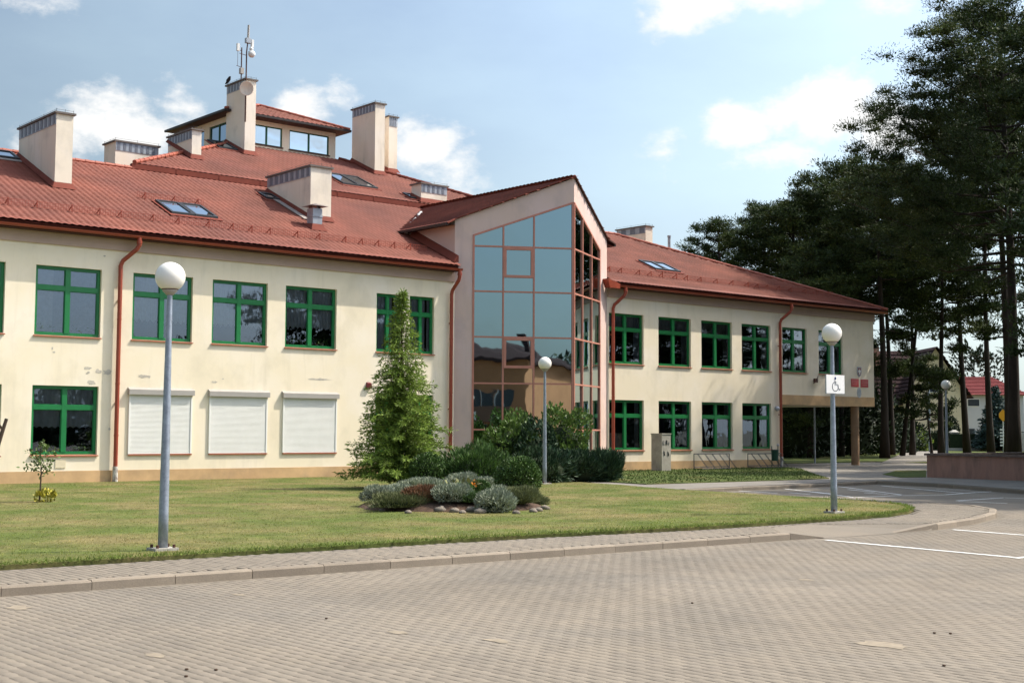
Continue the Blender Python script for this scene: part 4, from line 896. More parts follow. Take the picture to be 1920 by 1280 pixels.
# wheelchair sign on the third lamp
ang = 0.0
sg = empty('parking_sign', (SX, SY, 2.43), 'white square disabled parking sign fixed to the lamp post', 'sign', rotz=ang)
part('sign_plate', MB().box(-.30, .31, -.072, -.060, 0, .375), WHITEPAINT, sg, (0, 0, 0))
part('plate_edge', MB().box(-.308, -.301, -.075, -.05, -.004, .379).box(-.308, .317, -.075, -.05, -.012, -.004), ZINC, sg, (0, 0, 0))
part('clamp', MB().box(-.06, .06, -.06, .05, .06, .10).box(-.06, .06, -.06, .05, .28, .32), GALV, sg, (0, 0, 0))
ic = MB()
def arc(cx, cz, rx, rz, a0, a1, w, n=26):
    L = []
    for k in range(n+1): a = math.radians(a0+(a1-a0)*k/n); L.append((cx+rx*1.6*math.cos(a), cz+rz*math.sin(a), 1.3*math.cos(a), math.sin(a)))
    for k in range(n):
        (x0, z0, c0, s0), (x1, z1, c1, s1) = L[k], L[k+1]; ic.poly([(x0-c0*w, -.0745, z0-s0*w), (x0+c0*w, -.0745, z0+s0*w), (x1+c1*w, -.0745, z1+s1*w), (x1-c1*w, -.0745, z1-s1*w)][::-1])
arc(-.005, .135, .062, .092, 95, 335, .007)
for a_, b_ in (((-.005, .228), (.03, .226)), ((-.005, .186), (.05, .182)), ((.05, .182), (.067, .09)), ((.067, .09), (.095, .08)), ((-.005, .19), (-.005, .26))): ic.bar((a_[0]*1.6, -.0745, a_[1]), (b_[0]*1.6, -.0745, b_[1]), .003, .013, up=(0, 1, 0))
ic.ball((.147, -.0735, .083), .013, 8, 5, 0)
part('wheelchair_symbol', ic, SIGNINK, sg, (0, 0, 0)); part('symbol_head', MB().ball((-.005, -.072, .305), .021, 10, 6, 0, 1.5), BLUEINK, sg, (0, 0, 0))
# plates on the right end of the facade
def plate(x, z, label, name='name_plate'):
    o = empty(name, (x, -.001, z), label, 'sign'); part('plate', MB().box(-.31, .31, -.02, -.001, -.2, .2), REDSIGN, o, (0, 0, 0))
    t = MB(); R = random.Random(int(x*100))
    for k, (ww, zz_) in enumerate(((.24, .11), (.26, .02), (.2, -.08))):
        xx = -ww
        while xx < ww: l_ = R.uniform(.03, .08); t.box(xx, min(xx+l_, ww), -.023, -.02, zz_-.016, zz_+.016); xx += l_+.02
    part('lettering', t, mat('plate_letter', (.60, .22, .22), .5, .1, 5), o, (0, 0, 0)); return o
plate(56.27, 4.06, 'red name plate with pale lettering, nearer the window'); plate(57.07, 4.05, 'red name plate with pale lettering, nearer the wall corner')
o = empty('emblem', (56.64, -.001, 4.62), 'small oval crest shield above the two red plates', 'sign')
sh = [(-.17, .24), (.17, .24), (.17, -.06), (.12, -.17), (0, -.27), (-.12, -.17), (-.17, -.06)]
m_ = MB(); n = 7; m_.add([(x, -.002, z) for x, z in sh]+[(x, -.03, z) for x, z in sh], [tuple(range(n, 2*n))]+[(i, (i+1) % n, (i+1) % n+n, i+n) for i in range(n)]); part('shield', m_, SILVER, o, (0, 0, 0))
part('shield_field', MB().poly([(x*.78, -.034, z*.8) for x, z in sh]), mat('shield_dark_red', (.20, .05, .06), .5, .1, 5), o, (0, 0, 0))
part('shield_bird', MB().poly([(-.02, -.037, .13), (.03, -.037, .14), (.04, -.037, .06), (.11, -.037, .09), (.09, -.037, -.05), (.04, -.037, -.03), (.05, -.037, -.13), (0, -.037, -.16), (-.05, -.037, -.13), (-.04, -.037, -.03), (-.09, -.037, -.05), (-.11, -.037, .09), (-.04, -.037, .06)]), WHITEPAINT, o, (0, 0, 0))
o = empty('plaque', (56.62, -.001, 3.58), 'pale grey oval plaque under the two red plates', 'sign')
ov = [(.17*math.cos(2*PI*k/20), .26*math.sin(2*PI*k/20)) for k in range(20)]
m_ = MB().add([(x, -.002, z) for x, z in ov]+[(x, -.02, z) for x, z in ov], [tuple(range(20, 40))]+[(i, (i+1) % 20, (i+1) % 20+20, i+20) for i in range(20)]); part('oval_plate', m_, SILVER, o, (0, 0, 0))
part('oval_relief', MB().poly([(x*.7, -.023, z*.7) for x, z in ov]), ZINC, o, (0, 0, 0))

# ------------------------------------------------------------------ on the tall chimney: masts, dish, crow
o = empty('antenna_mast', (28.72, 11.86, 15.2), 'tall thin antenna mast fixed to the tallest chimney', 'antenna')
P0 = (28.66, 11.84)
part('pole', MB().tube([(*P0, 15.0), (*P0, 18.097), (P0[0]+.06, P0[1], 18.689)], [.035, .03, .025], 8), SOFFIT, o)
part('whip', MB().tube([(P0[0]+.06, P0[1], 18.689), (P0[0]+.08, P0[1], 19.318)], .05, 8), SHUTBOX, o)
part('junction_box', MB().box(P0[0]-.06, P0[0]+.18, P0[1]-.08, P0[1]+.08, 18.504, 18.726), ZINC, o)
part('panel_antenna', MB().box(P0[0]+.22, P0[0]+.32, P0[1]-.06, P0[1]+.06, 18.356, 18.689), WHITEPAINT, o)
dm = MB().tube([(P0[0]+.08, P0[1], 18.134), (P0[0]+.2, P0[1]-.05, 18.134)], .02, 6); dm.ball((P0[0]+.22, P0[1]-.06, 18.038), .16, 12, 8); dm.ball((P0[0]+.2, P0[1]-.06, 18.260), .09, 10, 6)
part('small_dish', dm, WHITEPAINT, o)
part('cross_arm', MB().bar((P0[0]-.35, P0[1], 17.986), (P0[0], P0[1], 17.949), .02, .02), SOFFIT, o)
o = empty('antenna_mast', (28.7, 12.55, 16.972), 'shorter antenna mast with a white box behind the tall one', 'antenna')
P1 = (28.78, 12.5)
part('pole', MB().tube([(*P1, 16.9), (*P1, 18.467)], .028, 8), SOFFIT, o); part('box', MB().box(P1[0]-.07, P1[0]+.09, P1[1]-.08, P1[1]+.08, 17.283, 17.542), SHUTBOX, o)
part('panel_antenna', MB().box(P1[0]-.24, P1[0]-.12, P1[1]-.05, P1[1]+.05, 18.282, 18.615), WHITEPAINT, o); part('side_arm', MB().bar((P1[0]-.2, P1[1], 18.356), (P1[0], P1[1], 18.319), .02, .02).bar((P1[0]-.24, P1[1], 17.616), (P1[0], P1[1], 17.579), .02, .02).bar((P1[0]-.19, P1[1], 17.616), (P1[0]-.19, P1[1], 18.282), .012, .012), SOFFIT, o)
o = empty('satellite_dish', (28.62, 11.80, 16.3), 'round pale satellite dish on the tallest chimney', 'satellite dish')
dd = MB(); q = (Vector(CAM)-Vector((28.6, 11.6, 16.4))).normalized(); sx_ = q.cross(Vector((0, 0, 1))).normalized(); sz_ = sx_.cross(q); c0 = Vector((28.55, 11.58, 16.42))
rings = [(0, -.07), (.12, -.06), (.22, -.03), (.29, .0), (.30, .0), (.29, -.02), (0, -.10)]
vs = [c0+(sx_*math.cos(2*PI*k/22)+sz_*math.sin(2*PI*k/22)*1.06)*max(r, .001)+q*h for r, h in rings for k in range(22)]
dd.add(vs, [(i*22+k, i*22+(k+1) % 22, (i+1)*22+(k+1) % 22, (i+1)*22+k) for i in range(len(rings)-1) for k in range(22)])
part('dish', dd, CHIM, o, smooth=True); part('bracket', MB().bar(c0-q*.09, Vector((28.7, 11.95, 16.42)), .04, .04), SOFFIT, o)
# crow
cx_, cy_, cz_ = 28.70, 13.55, 16.97
cr_ = MB(); cr_.tube([(cx_-.02, cy_+.20, cz_+.08), (cx_, cy_+.10, cz_+.13), (cx_, cy_, cz_+.20), (cx_+.01, cy_-.09, cz_+.27), (cx_+.01, cy_-.13, cz_+.33), (cx_+.01, cy_-.17, cz_+.335), (cx_+.01, cy_-.24, cz_+.32)], [.02, .05, .085, .075, .05, .045, .008], 10)
o = link('crow', cr_.mesh('crow'), mat('crow_black', (.012, .013, .02), .4, .1, 9), smooth=True); base_at(o, (cx_, cy_, cz_)); tag(o, 'black crow perched on the tallest chimney', 'bird')
part('leg', MB().tube([(cx_+.03, cy_, cz_), (cx_+.02, cy_, cz_+.14)], .008, 5).tube([(cx_-.03, cy_, cz_), (cx_-.02, cy_, cz_+.14)], .008, 5), BLACK, o)

# ------------------------------------------------------------------ small things along the right wing
o = empty('concrete_pillar', (41.1, -1.2, 0), 'short weathered concrete pillar standing before the ground-floor windows', 'pillar')
part('shaft', MB().box(40.86, 41.4, -1.45, -.85, 0, 1.50), CONC, o); part('cap', MB().box(40.84, 41.42, -1.47, -.83, 1.5, 1.54), CONC, o)
hk = MB()
for x, z in ((40.98, .62), (41.22, .60)): hk.hexa([(x, -1.47, z), (x+.06, -1.47, z+.02), (x+.06, -1.455, z+.02), (x, -1.455, z), (x-.02, -1.47, z+.2), (x+.03, -1.47, z+.16), (x+.03, -1.455, z+.16), (x-.02, -1.455, z+.2)])
hk.box(41.1, 41.17, -1.47, -1.455, 1.08, 1.26); part('cavity', hk, BLACK, o)
part('fixture', MB().box(40.94, 41.02, -1.475, -1.455, 1.1, 1.25).box(41.26, 41.32, -1.475, -1.455, 1.1, 1.2), SHUTBOX, o)
def rack(x0, x1, y, h, label, bars):
    o = empty('bicycle_rack', ((x0+x1)/2, y, 0), label, 'bicycle rack', 'bicycle racks by the right wing')
    m_ = MB().tube([(x0, y, 0), (x0, y, h), (x1, y, h+.0), (x1, y, 0)], .022, 6); m_.tube([(x0, y, .10), (x1, y, .10)], .02, 6); part('frame', m_, STEELDK, o)
    part('foot_rail', MB().tube([(x0, y-.45, .04), (x1-.4, y-.45, .04)], .022, 6).tube([(x0, y, .04), (x0, y-.45, .04)], .02, 6).tube([(x1-.4, y, .04), (x1-.4, y-.45, .04)], .02, 6), STEELDK, o)
    for k in range(bars): x = x0+(x1-x0)*(k+.5)/bars; part('wheel_holder', MB().tube([(x, y, h-.02), (x+.12, y-.45, .05)], .010, 5).tube([(x+.06, y, h-.02), (x+.18, y-.45, .05)], .010, 5), STEELDK, o)
    return o
rack(43.6, 45.9, -.75, .66, 'bicycle rack of thin steel tubes beside the concrete pillar', 5); rack(47.4, 49.75, -.55, .64, 'bicycle rack behind the dark green litter bin', 5)
o = empty('litter_bin', (48.75, -1.0, 0), 'dark green litter bin hung between two posts', 'litter bin')
part('bin', MB().lathe([(.15, .32), (.175, .82), (.16, .82), (.14, .36)], (48.75, -1.0, 0), 14), BIN, o); part('post', MB().tube([(48.53, -1, 0), (48.53, -1, .98)], .018, 6).tube([(48.97, -1, 0), (48.97, -1, 1.0)], .018, 6), BIN, o); part('ashtray', MB().ball((48.97, -1, 1.02), .06, 10, 6), SILVER, o)
gx_, gy_ = atz(1528, 868)
o = empty('steel_post', (gx_, gy_, 0), 'thin grey steel post seen through the underpass', 'post'); part('post', MB().lathe([(.05, 0), (.045, 1.3), (.045, 2.9)], (gx_, gy_, 0), 10), GALV, o)
# planter wall with coping
o = empty('planter_wall', (44.3, -14, 0), 'low pink rendered planter wall with a dark coping', 'wall')
PK = mat('planter_render', (.35, .20, .155), .9, .18, 1.2, .2, 50, col2=(.17, .115, .095), c2lo=.45, c2hi=.72, c2scale=1.5, stretch=(1.5, 1.5, .35))
part('wall', MB().hexa([(44.45, -11.55, -.05), (43.2, -27, -.05), (43.55, -27, -.05), (44.8, -11.55, -.05), (44.45, -11.55, .78), (43.2, -27, .78), (43.55, -27, .78), (44.8, -11.55, .78)]).box(44.81, 58, -11.9, -11.56, -.05, .779), PK, o)
mbx = MB(); a, b_ = Vector((44.6, -11.5, .82)), Vector((43.36, -27, .82))
for k in range(15): mbx.bar(a+(b_-a)*k/15+(b_-a).normalized()*.003, a+(b_-a)*(k+1)/15-(b_-a).normalized()*.003, .46, .075)
mbx.box(44.84, 58, -11.95, -11.49, .783, .857); part('coping', mbx, mat('coping_stone', (.15, .11, .095), .9, .25, 4, .3, 30), o)
part('planter_soil', MB().poly([(44.8, -11.9, .45), (43.5, -27, .45), (60, -27, .45), (60, -11.9, .45)][::-1]), PARKG, o)

# ------------------------------------------------------------------ plants
LEAF = dict(
 conifer=mat('conifer_spray', (.175, .25, .048), .6, .2, 1.2, island=.5, spec=.2, trans=.28),
 box=mat('boxwood_leaf', (.078, .135, .036), .5, .2, 3, island=.55, spec=.35),
 juniper=mat('juniper_spray', (.055, .105, .026), .6, .2, 2, island=.45, trans=.15),
 darkjuniper=mat('dark_juniper_spray', (.030, .060, .028), .6, .2, 2, island=.45),
 shrub=mat('shrub_leaf', (.090, .15, .035), .5, .2, 2, island=.5, spec=.35, trans=.2),
 silver=mat('silver_leaf', (.27, .30, .225), .8, .15, 3, island=.3),
 heath=mat('heath_spray', (.15, .165, .075), .8, .2, 3, island=.35),
 rust=mat('rust_heath', (.17, .085, .045), .8, .25, 3, island=.35),
 berg=mat('bergenia_leaf', (.075, .16, .028), .35, .2, 4, island=.5, spec=.5),
 tan=mat('bronze_leaf', (.17, .17, .06), .5, .2, 4, island=.4),
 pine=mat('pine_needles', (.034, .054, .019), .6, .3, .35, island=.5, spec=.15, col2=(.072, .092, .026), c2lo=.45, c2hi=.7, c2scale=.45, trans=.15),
 spruce=mat('blue_spruce_needles', (.045, .080, .075), .6, .2, 2, island=.4),
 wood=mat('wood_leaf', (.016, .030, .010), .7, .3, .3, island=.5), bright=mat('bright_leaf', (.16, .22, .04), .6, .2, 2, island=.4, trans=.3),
 sap=mat('sapling_leaf', (.11, .16, .045), .5, .2, 4, island=.45), yel=mat('yellow_leaf', (.35, .31, .04), .6, .2, 4, island=.35))
BARK = mat('pine_bark', (.034, .026, .022), .95, .35, 2.5, .9, 14, stretch=(1, 1, .3), col2=(.070, .038, .025), c2lo=.5, c2hi=.7, c2scale=.25)
TWIG = mat('twig_brown', (.065, .045, .032), .9, .2, 4)
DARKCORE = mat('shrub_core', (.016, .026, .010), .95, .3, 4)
def mound(name, label, cat, c, rad, n, L, W, m, group=None, up=.5, out=.8, core=True, zlo=0.0, rough=.12, bend=0, spiky=0.0, tone=None, stem=True):
    """shrub: leaf blades over a lumpy ellipsoid; c is the point on the ground, rad = (rx, ry, height)"""
    o = empty(name, c, label, cat, group); R = npr
    d = R.normal(size=(n, 3)); d[:, 2] = np.where(R.uniform(0, 1, n) < .30, -np.abs(d[:, 2])*.9, np.abs(d[:, 2])); d = unit(d)
    k1 = R.normal(size=(7, 3)); lump = np.zeros(n)
    for q in k1: lump += np.cos(3.2*d@q+q[0]*5)
    rr = (1+rough*lump/2.2)*(1-.30*R.uniform(0, 1, n)**2.2)
    ce = np.array([0, 0, rad[2]*(.42 if zlo == 0 else .5)+zlo]); sc = np.array([rad[0], rad[1], rad[2]*.58 if zlo == 0 else rad[2]*.5])
    P = ce+d*sc*rr[:, None]; P[:, 2] = np.maximum(P[:, 2], .02+.06*R.uniform(0, 1, n)*rad[2])
    D = unit(d*out+np.array([0, 0, up])+R.normal(0, .55, (n, 3))*(1-spiky))
    v, f = blades(P-D*np.minimum(L*.3, .1), D, L*R.uniform(.6, 1.3, n), W*R.uniform(.7, 1.3, n), bend=bend)
    link('foliage', np_mesh('foliage', v, [f]), m, o, (0, 0, 0))
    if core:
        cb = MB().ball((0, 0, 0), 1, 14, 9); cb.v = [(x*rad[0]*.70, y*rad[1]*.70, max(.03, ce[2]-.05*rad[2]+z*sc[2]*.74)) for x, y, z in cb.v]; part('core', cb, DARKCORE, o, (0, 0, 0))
    if stem: part('stem', MB().tube([(0, 0, -.02), (0, 0, ce[2])], .02, 5), TWIG, o, (0, 0, 0))
    return o
# garden bed
BX, BY = 17.6, -17.2
def bedp(px, py): return atz(px, py)
bs = MB(); pts = []
n1, n2 = 10, 40; vs = []
RX_, RY_ = 2.0, 1.42; th = math.radians(49.7-90)
def bedw(u, v): return BX+u*math.cos(th)-v*math.sin(th), BY+u*math.sin(th)+v*math.cos(th)
bedz = lambda t: .26*max(0, 1-t*t)**.8
for i in range(n1+1):
    t = i/n1
    for k in range(n2):
        a = 2*PI*k/n2; wob = 1+.05*math.sin(3*a+1)+.03*math.sin(7*a); x, y = bedw(RX_*t*wob*math.cos(a), RY_*t*wob*math.sin(a)); vs.append((x, y, bedz(t)+.012+(rnd.uniform(-.012, .012) if 0 < i < n1 else 0)-(.02 if i == n1 else 0)))
fs = [(i*n2+k, i*n2+(k+1) % n2, (i+1)*n2+(k+1) % n2, (i+1)*n2+k) for i in range(n1) for k in range(n2)]
struct(part('flower_bed', MB().add(vs, fs), SOIL, smooth=True), 'raised round flower bed of dark soil in the lawn')
def on_bed(px, py, zg=.12):
    x, y = atz(px, py, zg); u = (x-BX)*math.cos(th)+(y-BY)*math.sin(th); v = -(x-BX)*math.sin(th)+(y-BY)*math.cos(th); t = math.hypot(u/RX_, v/RY_)
    return (x, y, bedz(min(t, 1)))
GB = 'low plants of the round flower bed'
def bp(px, py, zg=.12): return on_bed(px, py, zg)
mound('boxwood_ball', 'clipped boxwood ball at the back, against the light green conifer', 'shrub', (*atz(801, 905, .2), .12), (.50, .50, .88), 5200, .055, .035, LEAF['box'], 'clipped boxwood balls', rough=.03, zlo=.02)
mound('boxwood_ball', 'large clipped boxwood ball at the right end of the flower bed', 'shrub', (*atz(972, 935, .05), .0), (.55, .55, 1.02), 9500, .055, .036, LEAF['box'], 'clipped boxwood balls', rough=.035, zlo=.02)
mound('boxwood_ball', 'small dark boxwood ball in the middle of the flower bed', 'shrub', bp(901, 936), (.24, .24, .46), 1800, .05, .03, LEAF['box'], 'clipped boxwood balls', rough=.03)
mound('silver_shrub', 'silver leaved mound at the left tip of the flower bed', 'shrub', bp(707, 946, .03), (0.39, 0.32, 0.33), 2700, .075, .017, LEAF['silver'], GB, spiky=.3, up=.8)
mound('silver_shrub', 'broad silver leaved mound below the rear boxwood ball', 'shrub', bp(800, 905, .3), (0.82, 0.53, 0.41), 6480, .085, .018, LEAF['silver'], GB, spiky=.3, up=.9)
mound('silver_shrub', 'silver leaved mound between the left tip and the rear boxwood', 'shrub', bp(748, 922, .18), (0.55, 0.40, 0.33), 3420, .08, .018, LEAF['silver'], GB, spiky=.3, up=.9)
mound('silver_shrub', 'silver leaved mound at the front middle of the flower bed', 'shrub', bp(850, 949, .08), (0.47, 0.35, 0.36), 3960, .08, .018, LEAF['silver'], GB, spiky=.3, up=.8)
mound('silver_shrub', 'pale silver mound spilling over the stones at the front right', 'shrub', bp(927, 957, .03), (0.44, 0.35, 0.45), 4140, .085, .019, LEAF['silver'], GB, spiky=.3, up=.8)
mound('silver_shrub', 'silver tufts behind the leafy yellow green plants', 'shrub', bp(865, 900, .3), (0.55, 0.35, 0.47), 3420, .085, .018, LEAF['silver'], GB, spiky=.3, up=.9)
mound('silver_shrub', 'thin silver tufts beside the large boxwood ball', 'shrub', bp(934, 930, .15), (0.31, 0.28, 0.38), 1620, .08, .018, LEAF['silver'], GB, spiky=.3, up=.9)
mound('silver_shrub', 'small silver clump behind the small dark boxwood ball', 'shrub', bp(912, 905, .22), (.38, .28, .36), 1500, .08, .018, LEAF['silver'], GB, spiky=.3, up=.9)
mound('heath_mound', 'green heath spreading right beneath the large boxwood ball', 'shrub', bp(1003, 948, .03), (.34, .26, .18), 1800, .09, .009, LEAF['heath'], GB, up=.9, spiky=.5)
mound('heath_mound', 'low green heath along the stones left of the front silver mound', 'shrub', bp(822, 951, .03), (.34, .24, .20), 1600, .09, .009, LEAF['heath'], GB, up=.9, spiky=.5)
mound('heath_mound', 'low green heath at the left front edge of the bed', 'shrub', bp(728, 952, .03), (.36, .26, .20), 1800, .09, .009, LEAF['heath'], GB, up=.9, spiky=.5)
mound('heath_mound', 'low green heath between the front silver mounds', 'shrub', bp(888, 953, .04), (.32, .24, .22), 1500, .09, .010, LEAF['juniper'], GB, up=.9, spiky=.5)
mound('heath_mound', 'olive green heath mound on the left front slope', 'shrub', bp(752, 946, .12), (0.72, 0.42, 0.29), 6480, .09, .009, LEAF['heath'], GB, up=.9, spiky=.5)
mound('heath_mound', 'rust brown heath mound at the front edge', 'shrub', bp(795, 951, .05), (0.52, 0.32, 0.30), 4680, .09, .010, LEAF['rust'], GB, up=.9, spiky=.5)
mound('heath_mound', 'green heath mound at the right front of the bed', 'shrub', bp(973, 950, .05), (0.47, 0.38, 0.33), 4680, .10, .009, LEAF['heath'], GB, up=.9, spiky=.5)
o = empty('bergenia', bp(867, 930, .2), 'broad glossy leaved yellow green plants with an orange flower', 'plant', GB)
P = np.stack([npr.uniform(-.42, .42, 70), npr.uniform(-.25, .25, 70), npr.uniform(.02, .22, 70)], 1); v, f = blades(P, rdir(70, .9), npr.uniform(.13, .24, 70), npr.uniform(.09, .14, 70)); link('leaf', np_mesh('leaf', v, [f]), LEAF['berg'], o, (0, 0, 0))
P = np.stack([npr.uniform(-.42, .42, 46), npr.uniform(-.25, .25, 46), npr.uniform(.16, .32, 46)], 1); v, f = blades(P, rdir(46, .7), npr.uniform(.10, .2, 46), npr.uniform(.07, .12, 46)); link('bronze_leaf', np_mesh('bronze_leaf', v, [f]), LEAF['tan'], o, (0, 0, 0))
P = npr.normal(0, .03, (14, 3))+[.16, -.15, .30]; v, f = blades(P, rdir(14, .3), .06, .05); link('flower', np_mesh('flower', v, [f]), mat('orange_petal', (.75, .26, .02), .6, .1, 5), o, (0, 0, 0))
STM = mat('field_stone', (.215, .18, .145), .9, .25, 6, .5, 30, col2=(.13, .11, .095), c2scale=5, objrand=True)
STN = [(698, 952, .13, 'pale round stone at the left tip of the flower bed'), (826, 957, .20, 'wide grey stone under the front silver mound'), (852, 958, .12, 'light tan stone left of a smaller pale stone at the front'), (867, 960, .11, 'smaller pale stone in the middle of the front edge'), (884, 957, .17, 'flat brown stone under the small boxwood ball'), (899, 960, .15, 'dark brown stone next to the pale silver mound'), (968, 961, .10, 'small stone below the right heath mound'), (1000, 958, .13, 'flat stone at the right tip, nearest the heath'), (1010, 956, .13, 'flat slanted stone second from the right tip'), (1022, 953, .14, 'flat slanted stone at the right tip end'), (1003, 938, .11, 'flat pale stone under the large boxwood ball'), (717, 956, .10, 'small dark stone beside the left silver mound'), (765, 960, .1, 'small dark stone under the heath mound'), (812, 951, .08, 'small stone beside the rust brown heath')]
for i, (px, py, r, lb) in enumerate(STN):
    x, y = atz(px, py, .02); mb = MB().ball((0, 0, 0), r, 9, 6); R = random.Random(i); k_ = R.uniform(.7, .95); mb.v = [(a*R.uniform(.8, 1.15)*k_, b*R.uniform(.7, 1.0)*k_, (c*R.uniform(.42, .66)+r*.25)*k_) for a, b, c in mb.v]
    s_ = part('stone', mb, STM, None, (x, y, .0), True, R.uniform(0, 3)); tag(s_, lb, 'stone', 'stones edging the flower bed')
# feathery conifer
def conifer(name, label, c, H, R0, m, nb, seed, group=None, lw=(.15, .045), droop=.35, dens=1.0, cat='tree', taper=.9):
    o = empty(name, c, label, cat, group); R = np.random.default_rng(seed)
    part('trunk', MB().tube([(0, 0, -.05), (.03, 0, H*.5), (0, .02, H*.97)], [.035*H/2.6, .02*H/2.6, .006], 8), TWIG, o, (0, 0, 0))
    Vs = []; Ls = []; Ds = []; br = MB()
    for k in range(nb):
        t = ((k+.5)/nb)**1.25; z = H*(.035+.945*t); a = k*2.39996+R.uniform(-.4, .4)
        env = R0*(1-t)**taper*(.88+.12*math.sin(k*1.7))*R.uniform(.78, 1.08)+.05
        n = max(4, int(env*9)); e = np.array([math.cos(a), math.sin(a), .16-.12*t]); pts = []
        for s in np.linspace(0, 1, n): pts.append(np.array([0, 0, z])+e*env*s+np.array([0, 0, -droop*env*s*s*.9+.12*env*s]))
        if env > .35: br.tube([pts[0], pts[n//2], pts[-1]], [.012, .008, .003], 4, caps=False)
        for i, p in enumerate(pts[1:], 1):
            s = i/n; tw = int((5+7*(1-s))*dens*(1 if t < .62 else .55))+2
            for _ in range(tw):
                side = R.normal(size=3)*[1, 1, .35]; side /= np.linalg.norm(side); l = R.uniform(.06, .24)*min(1, env+.08)*(1.15-s*.6)
                q = p+side*l*R.uniform(.05, .8); Vs.append(q); d = side*.7+e*.6+np.array([0, 0, -.25-.3*R.uniform()]); Ds.append(d/np.linalg.norm(d)); Ls.append(lw[0]*R.uniform(.6, 1.5))
                Vs.append(q+side*l*.25+R.normal(0, .02, 3)); d = side*.9+e*.3+R.normal(0, .35, 3); Ds.append(d/np.linalg.norm(d)); Ls.append(lw[0]*R.uniform(.5, 1.2))
    Vs = np.array(Vs); Vs[:, 2] = np.maximum(Vs[:, 2], .04)
    v, f = blades(Vs, np.array(Ds), np.array(Ls), lw[1]*R.uniform(.6, 1.3, len(Ls)))
    part('branch', br, TWIG, o, (0, 0, 0)); link('foliage', np_mesh('foliage', v, [f]), m, o, (0, 0, 0)); return o
CX_, CY_ = gp(751, 38.0)
conifer('conifer', 'light green feathery conifer standing before the left wing', (CX_, CY_, 0), 5.65, 1.78, LEAF['conifer'], 260, 3, dens=1.4, lw=(.125, .030), droop=.22, taper=1.02)
# bay shrubs
GS = 'shrubs in front of the glass bay'
def gm(px, dep): x, y = gp(px, dep); return (x, y, 0)
mound('shrub', 'leafy green shrub left of the middle lamp, touching the bay glass', 'shrub', gm(958, 45.3), (1.15, .9, 2.0), 4200, .16, .085, LEAF['shrub'], GS, rough=.2, up=.5)
mound('shrub', 'tall leafy shrub at the corner of the glass bay', 'shrub', gm(1056, 46.3), (.95, .8, 2.25), 3600, .16, .08, LEAF['shrub'], GS, rough=.22, up=.6)
mound('shrub', 'dark shrub behind the middle lamp post', 'shrub', gm(1010, 45), (.9, .8, 1.75), 3300, .16, .06, LEAF['darkjuniper'], GS, rough=.2, up=.6)
mound('juniper', 'bright green feathery juniper behind the flower bed', 'shrub', gm(893, 37.5), (1.0, .8, 1.15), 5200, .17, .035, LEAF['juniper'], GS, rough=.18, up=.7, spiky=.4)
mound('juniper', 'dark spreading juniper right of the middle lamp', 'shrub', gm(1085, 44.2), (1.2, .9, .95), 5200, .20, .04, LEAF['darkjuniper'], GS, rough=.2, up=.6, spiky=.4)
mound('juniper', 'dark spiky juniper at the right end of the bay shrubs', 'shrub', gm(1130, 44.6), (.75, .7, .95), 3200, .24, .035, LEAF['darkjuniper'], GS, rough=.22, up=.7, spiky=.6)
mound('juniper', 'low dark juniper between the boxwood ball and the middle lamp', 'shrub', gm(1015, 42.8), (1.2, .9, 1.0), 4200, .18, .04, LEAF['darkjuniper'], GS, rough=.2, up=.6, spiky=.4)
# saplings on the left
def twig_tree(name, label, c, H, spread, m, seed, nb=9, leaves=340):
    o = empty(name, c, label, 'tree'); R = np.random.default_rng(seed); tr = MB().tube([(0, 0, 0), (.02, 0, H*.45), (-.02, .01, H*.92)], [.022, .016, .006], 6); P = []
    for k in range(nb):
        z = H*(.42+.5*k/nb); a = k*2.4+.6; l = spread*R.uniform(.55, 1.1)*(1-.35*k/nb); e = np.array([math.cos(a)*l, math.sin(a)*l, R.uniform(.05, .4)*l]); tr.tube([(0, 0, z), tuple(np.array([0, 0, z])+e*.5), tuple(np.array([0, 0, z+.05])+e)], [.009, .006, .003], 5)
        for _ in range(leaves//nb): s = R.uniform(.25, 1.05); P.append(np.array([0, 0, z])+e*s+R.normal(0, .055, 3))
    part('trunk', tr, TWIG, o, (0, 0, 0)); P = np.array(P); v, f = blades(P, rdir(len(P), .1), R.uniform(.05, .10, len(P)), .048); link('foliage', np_mesh('foliage', v, [f]), m, o, (0, 0, 0)); return o
sx, sy = atz(74, 941); SAPO = twig_tree('sapling', 'small young tree with sparse leaves on the lawn at left', (sx, sy, 0), 1.42, .42, LEAF['sap'], 5)
mound('yellow_weed', 'yellow green leaf tuft at the foot of the sapling', 'plant', (sx+.12, sy-.06, 0), (.22, .16, .26), 130, .11, .06, LEAF['yel'], None, core=False, stem=False, up=.9)
dx_, dy_ = 13.75, -1.0
o = empty('pruned_trunk', (dx_, dy_, 0), 'bare cut-back trunk leaning before the cream wall at left', 'tree')
part('trunk', MB().tube([(dx_-.05, dy_, -.05), (dx_-.02, dy_, .6), (dx_+.12, dy_, 1.2), (dx_+.22, dy_, 1.55), (dx_+.32, dy_, 1.90)], [.085, .07, .06, .055, .05], 8), TWIG, o); part('limb', MB().tube([(dx_+.20, dy_, 1.62), (dx_+.02, dy_, 1.82), (dx_-.35, dy_, 1.93), (dx_-.8, dy_, 2.0)], [.04, .033, .03, .02], 7), TWIG, o)

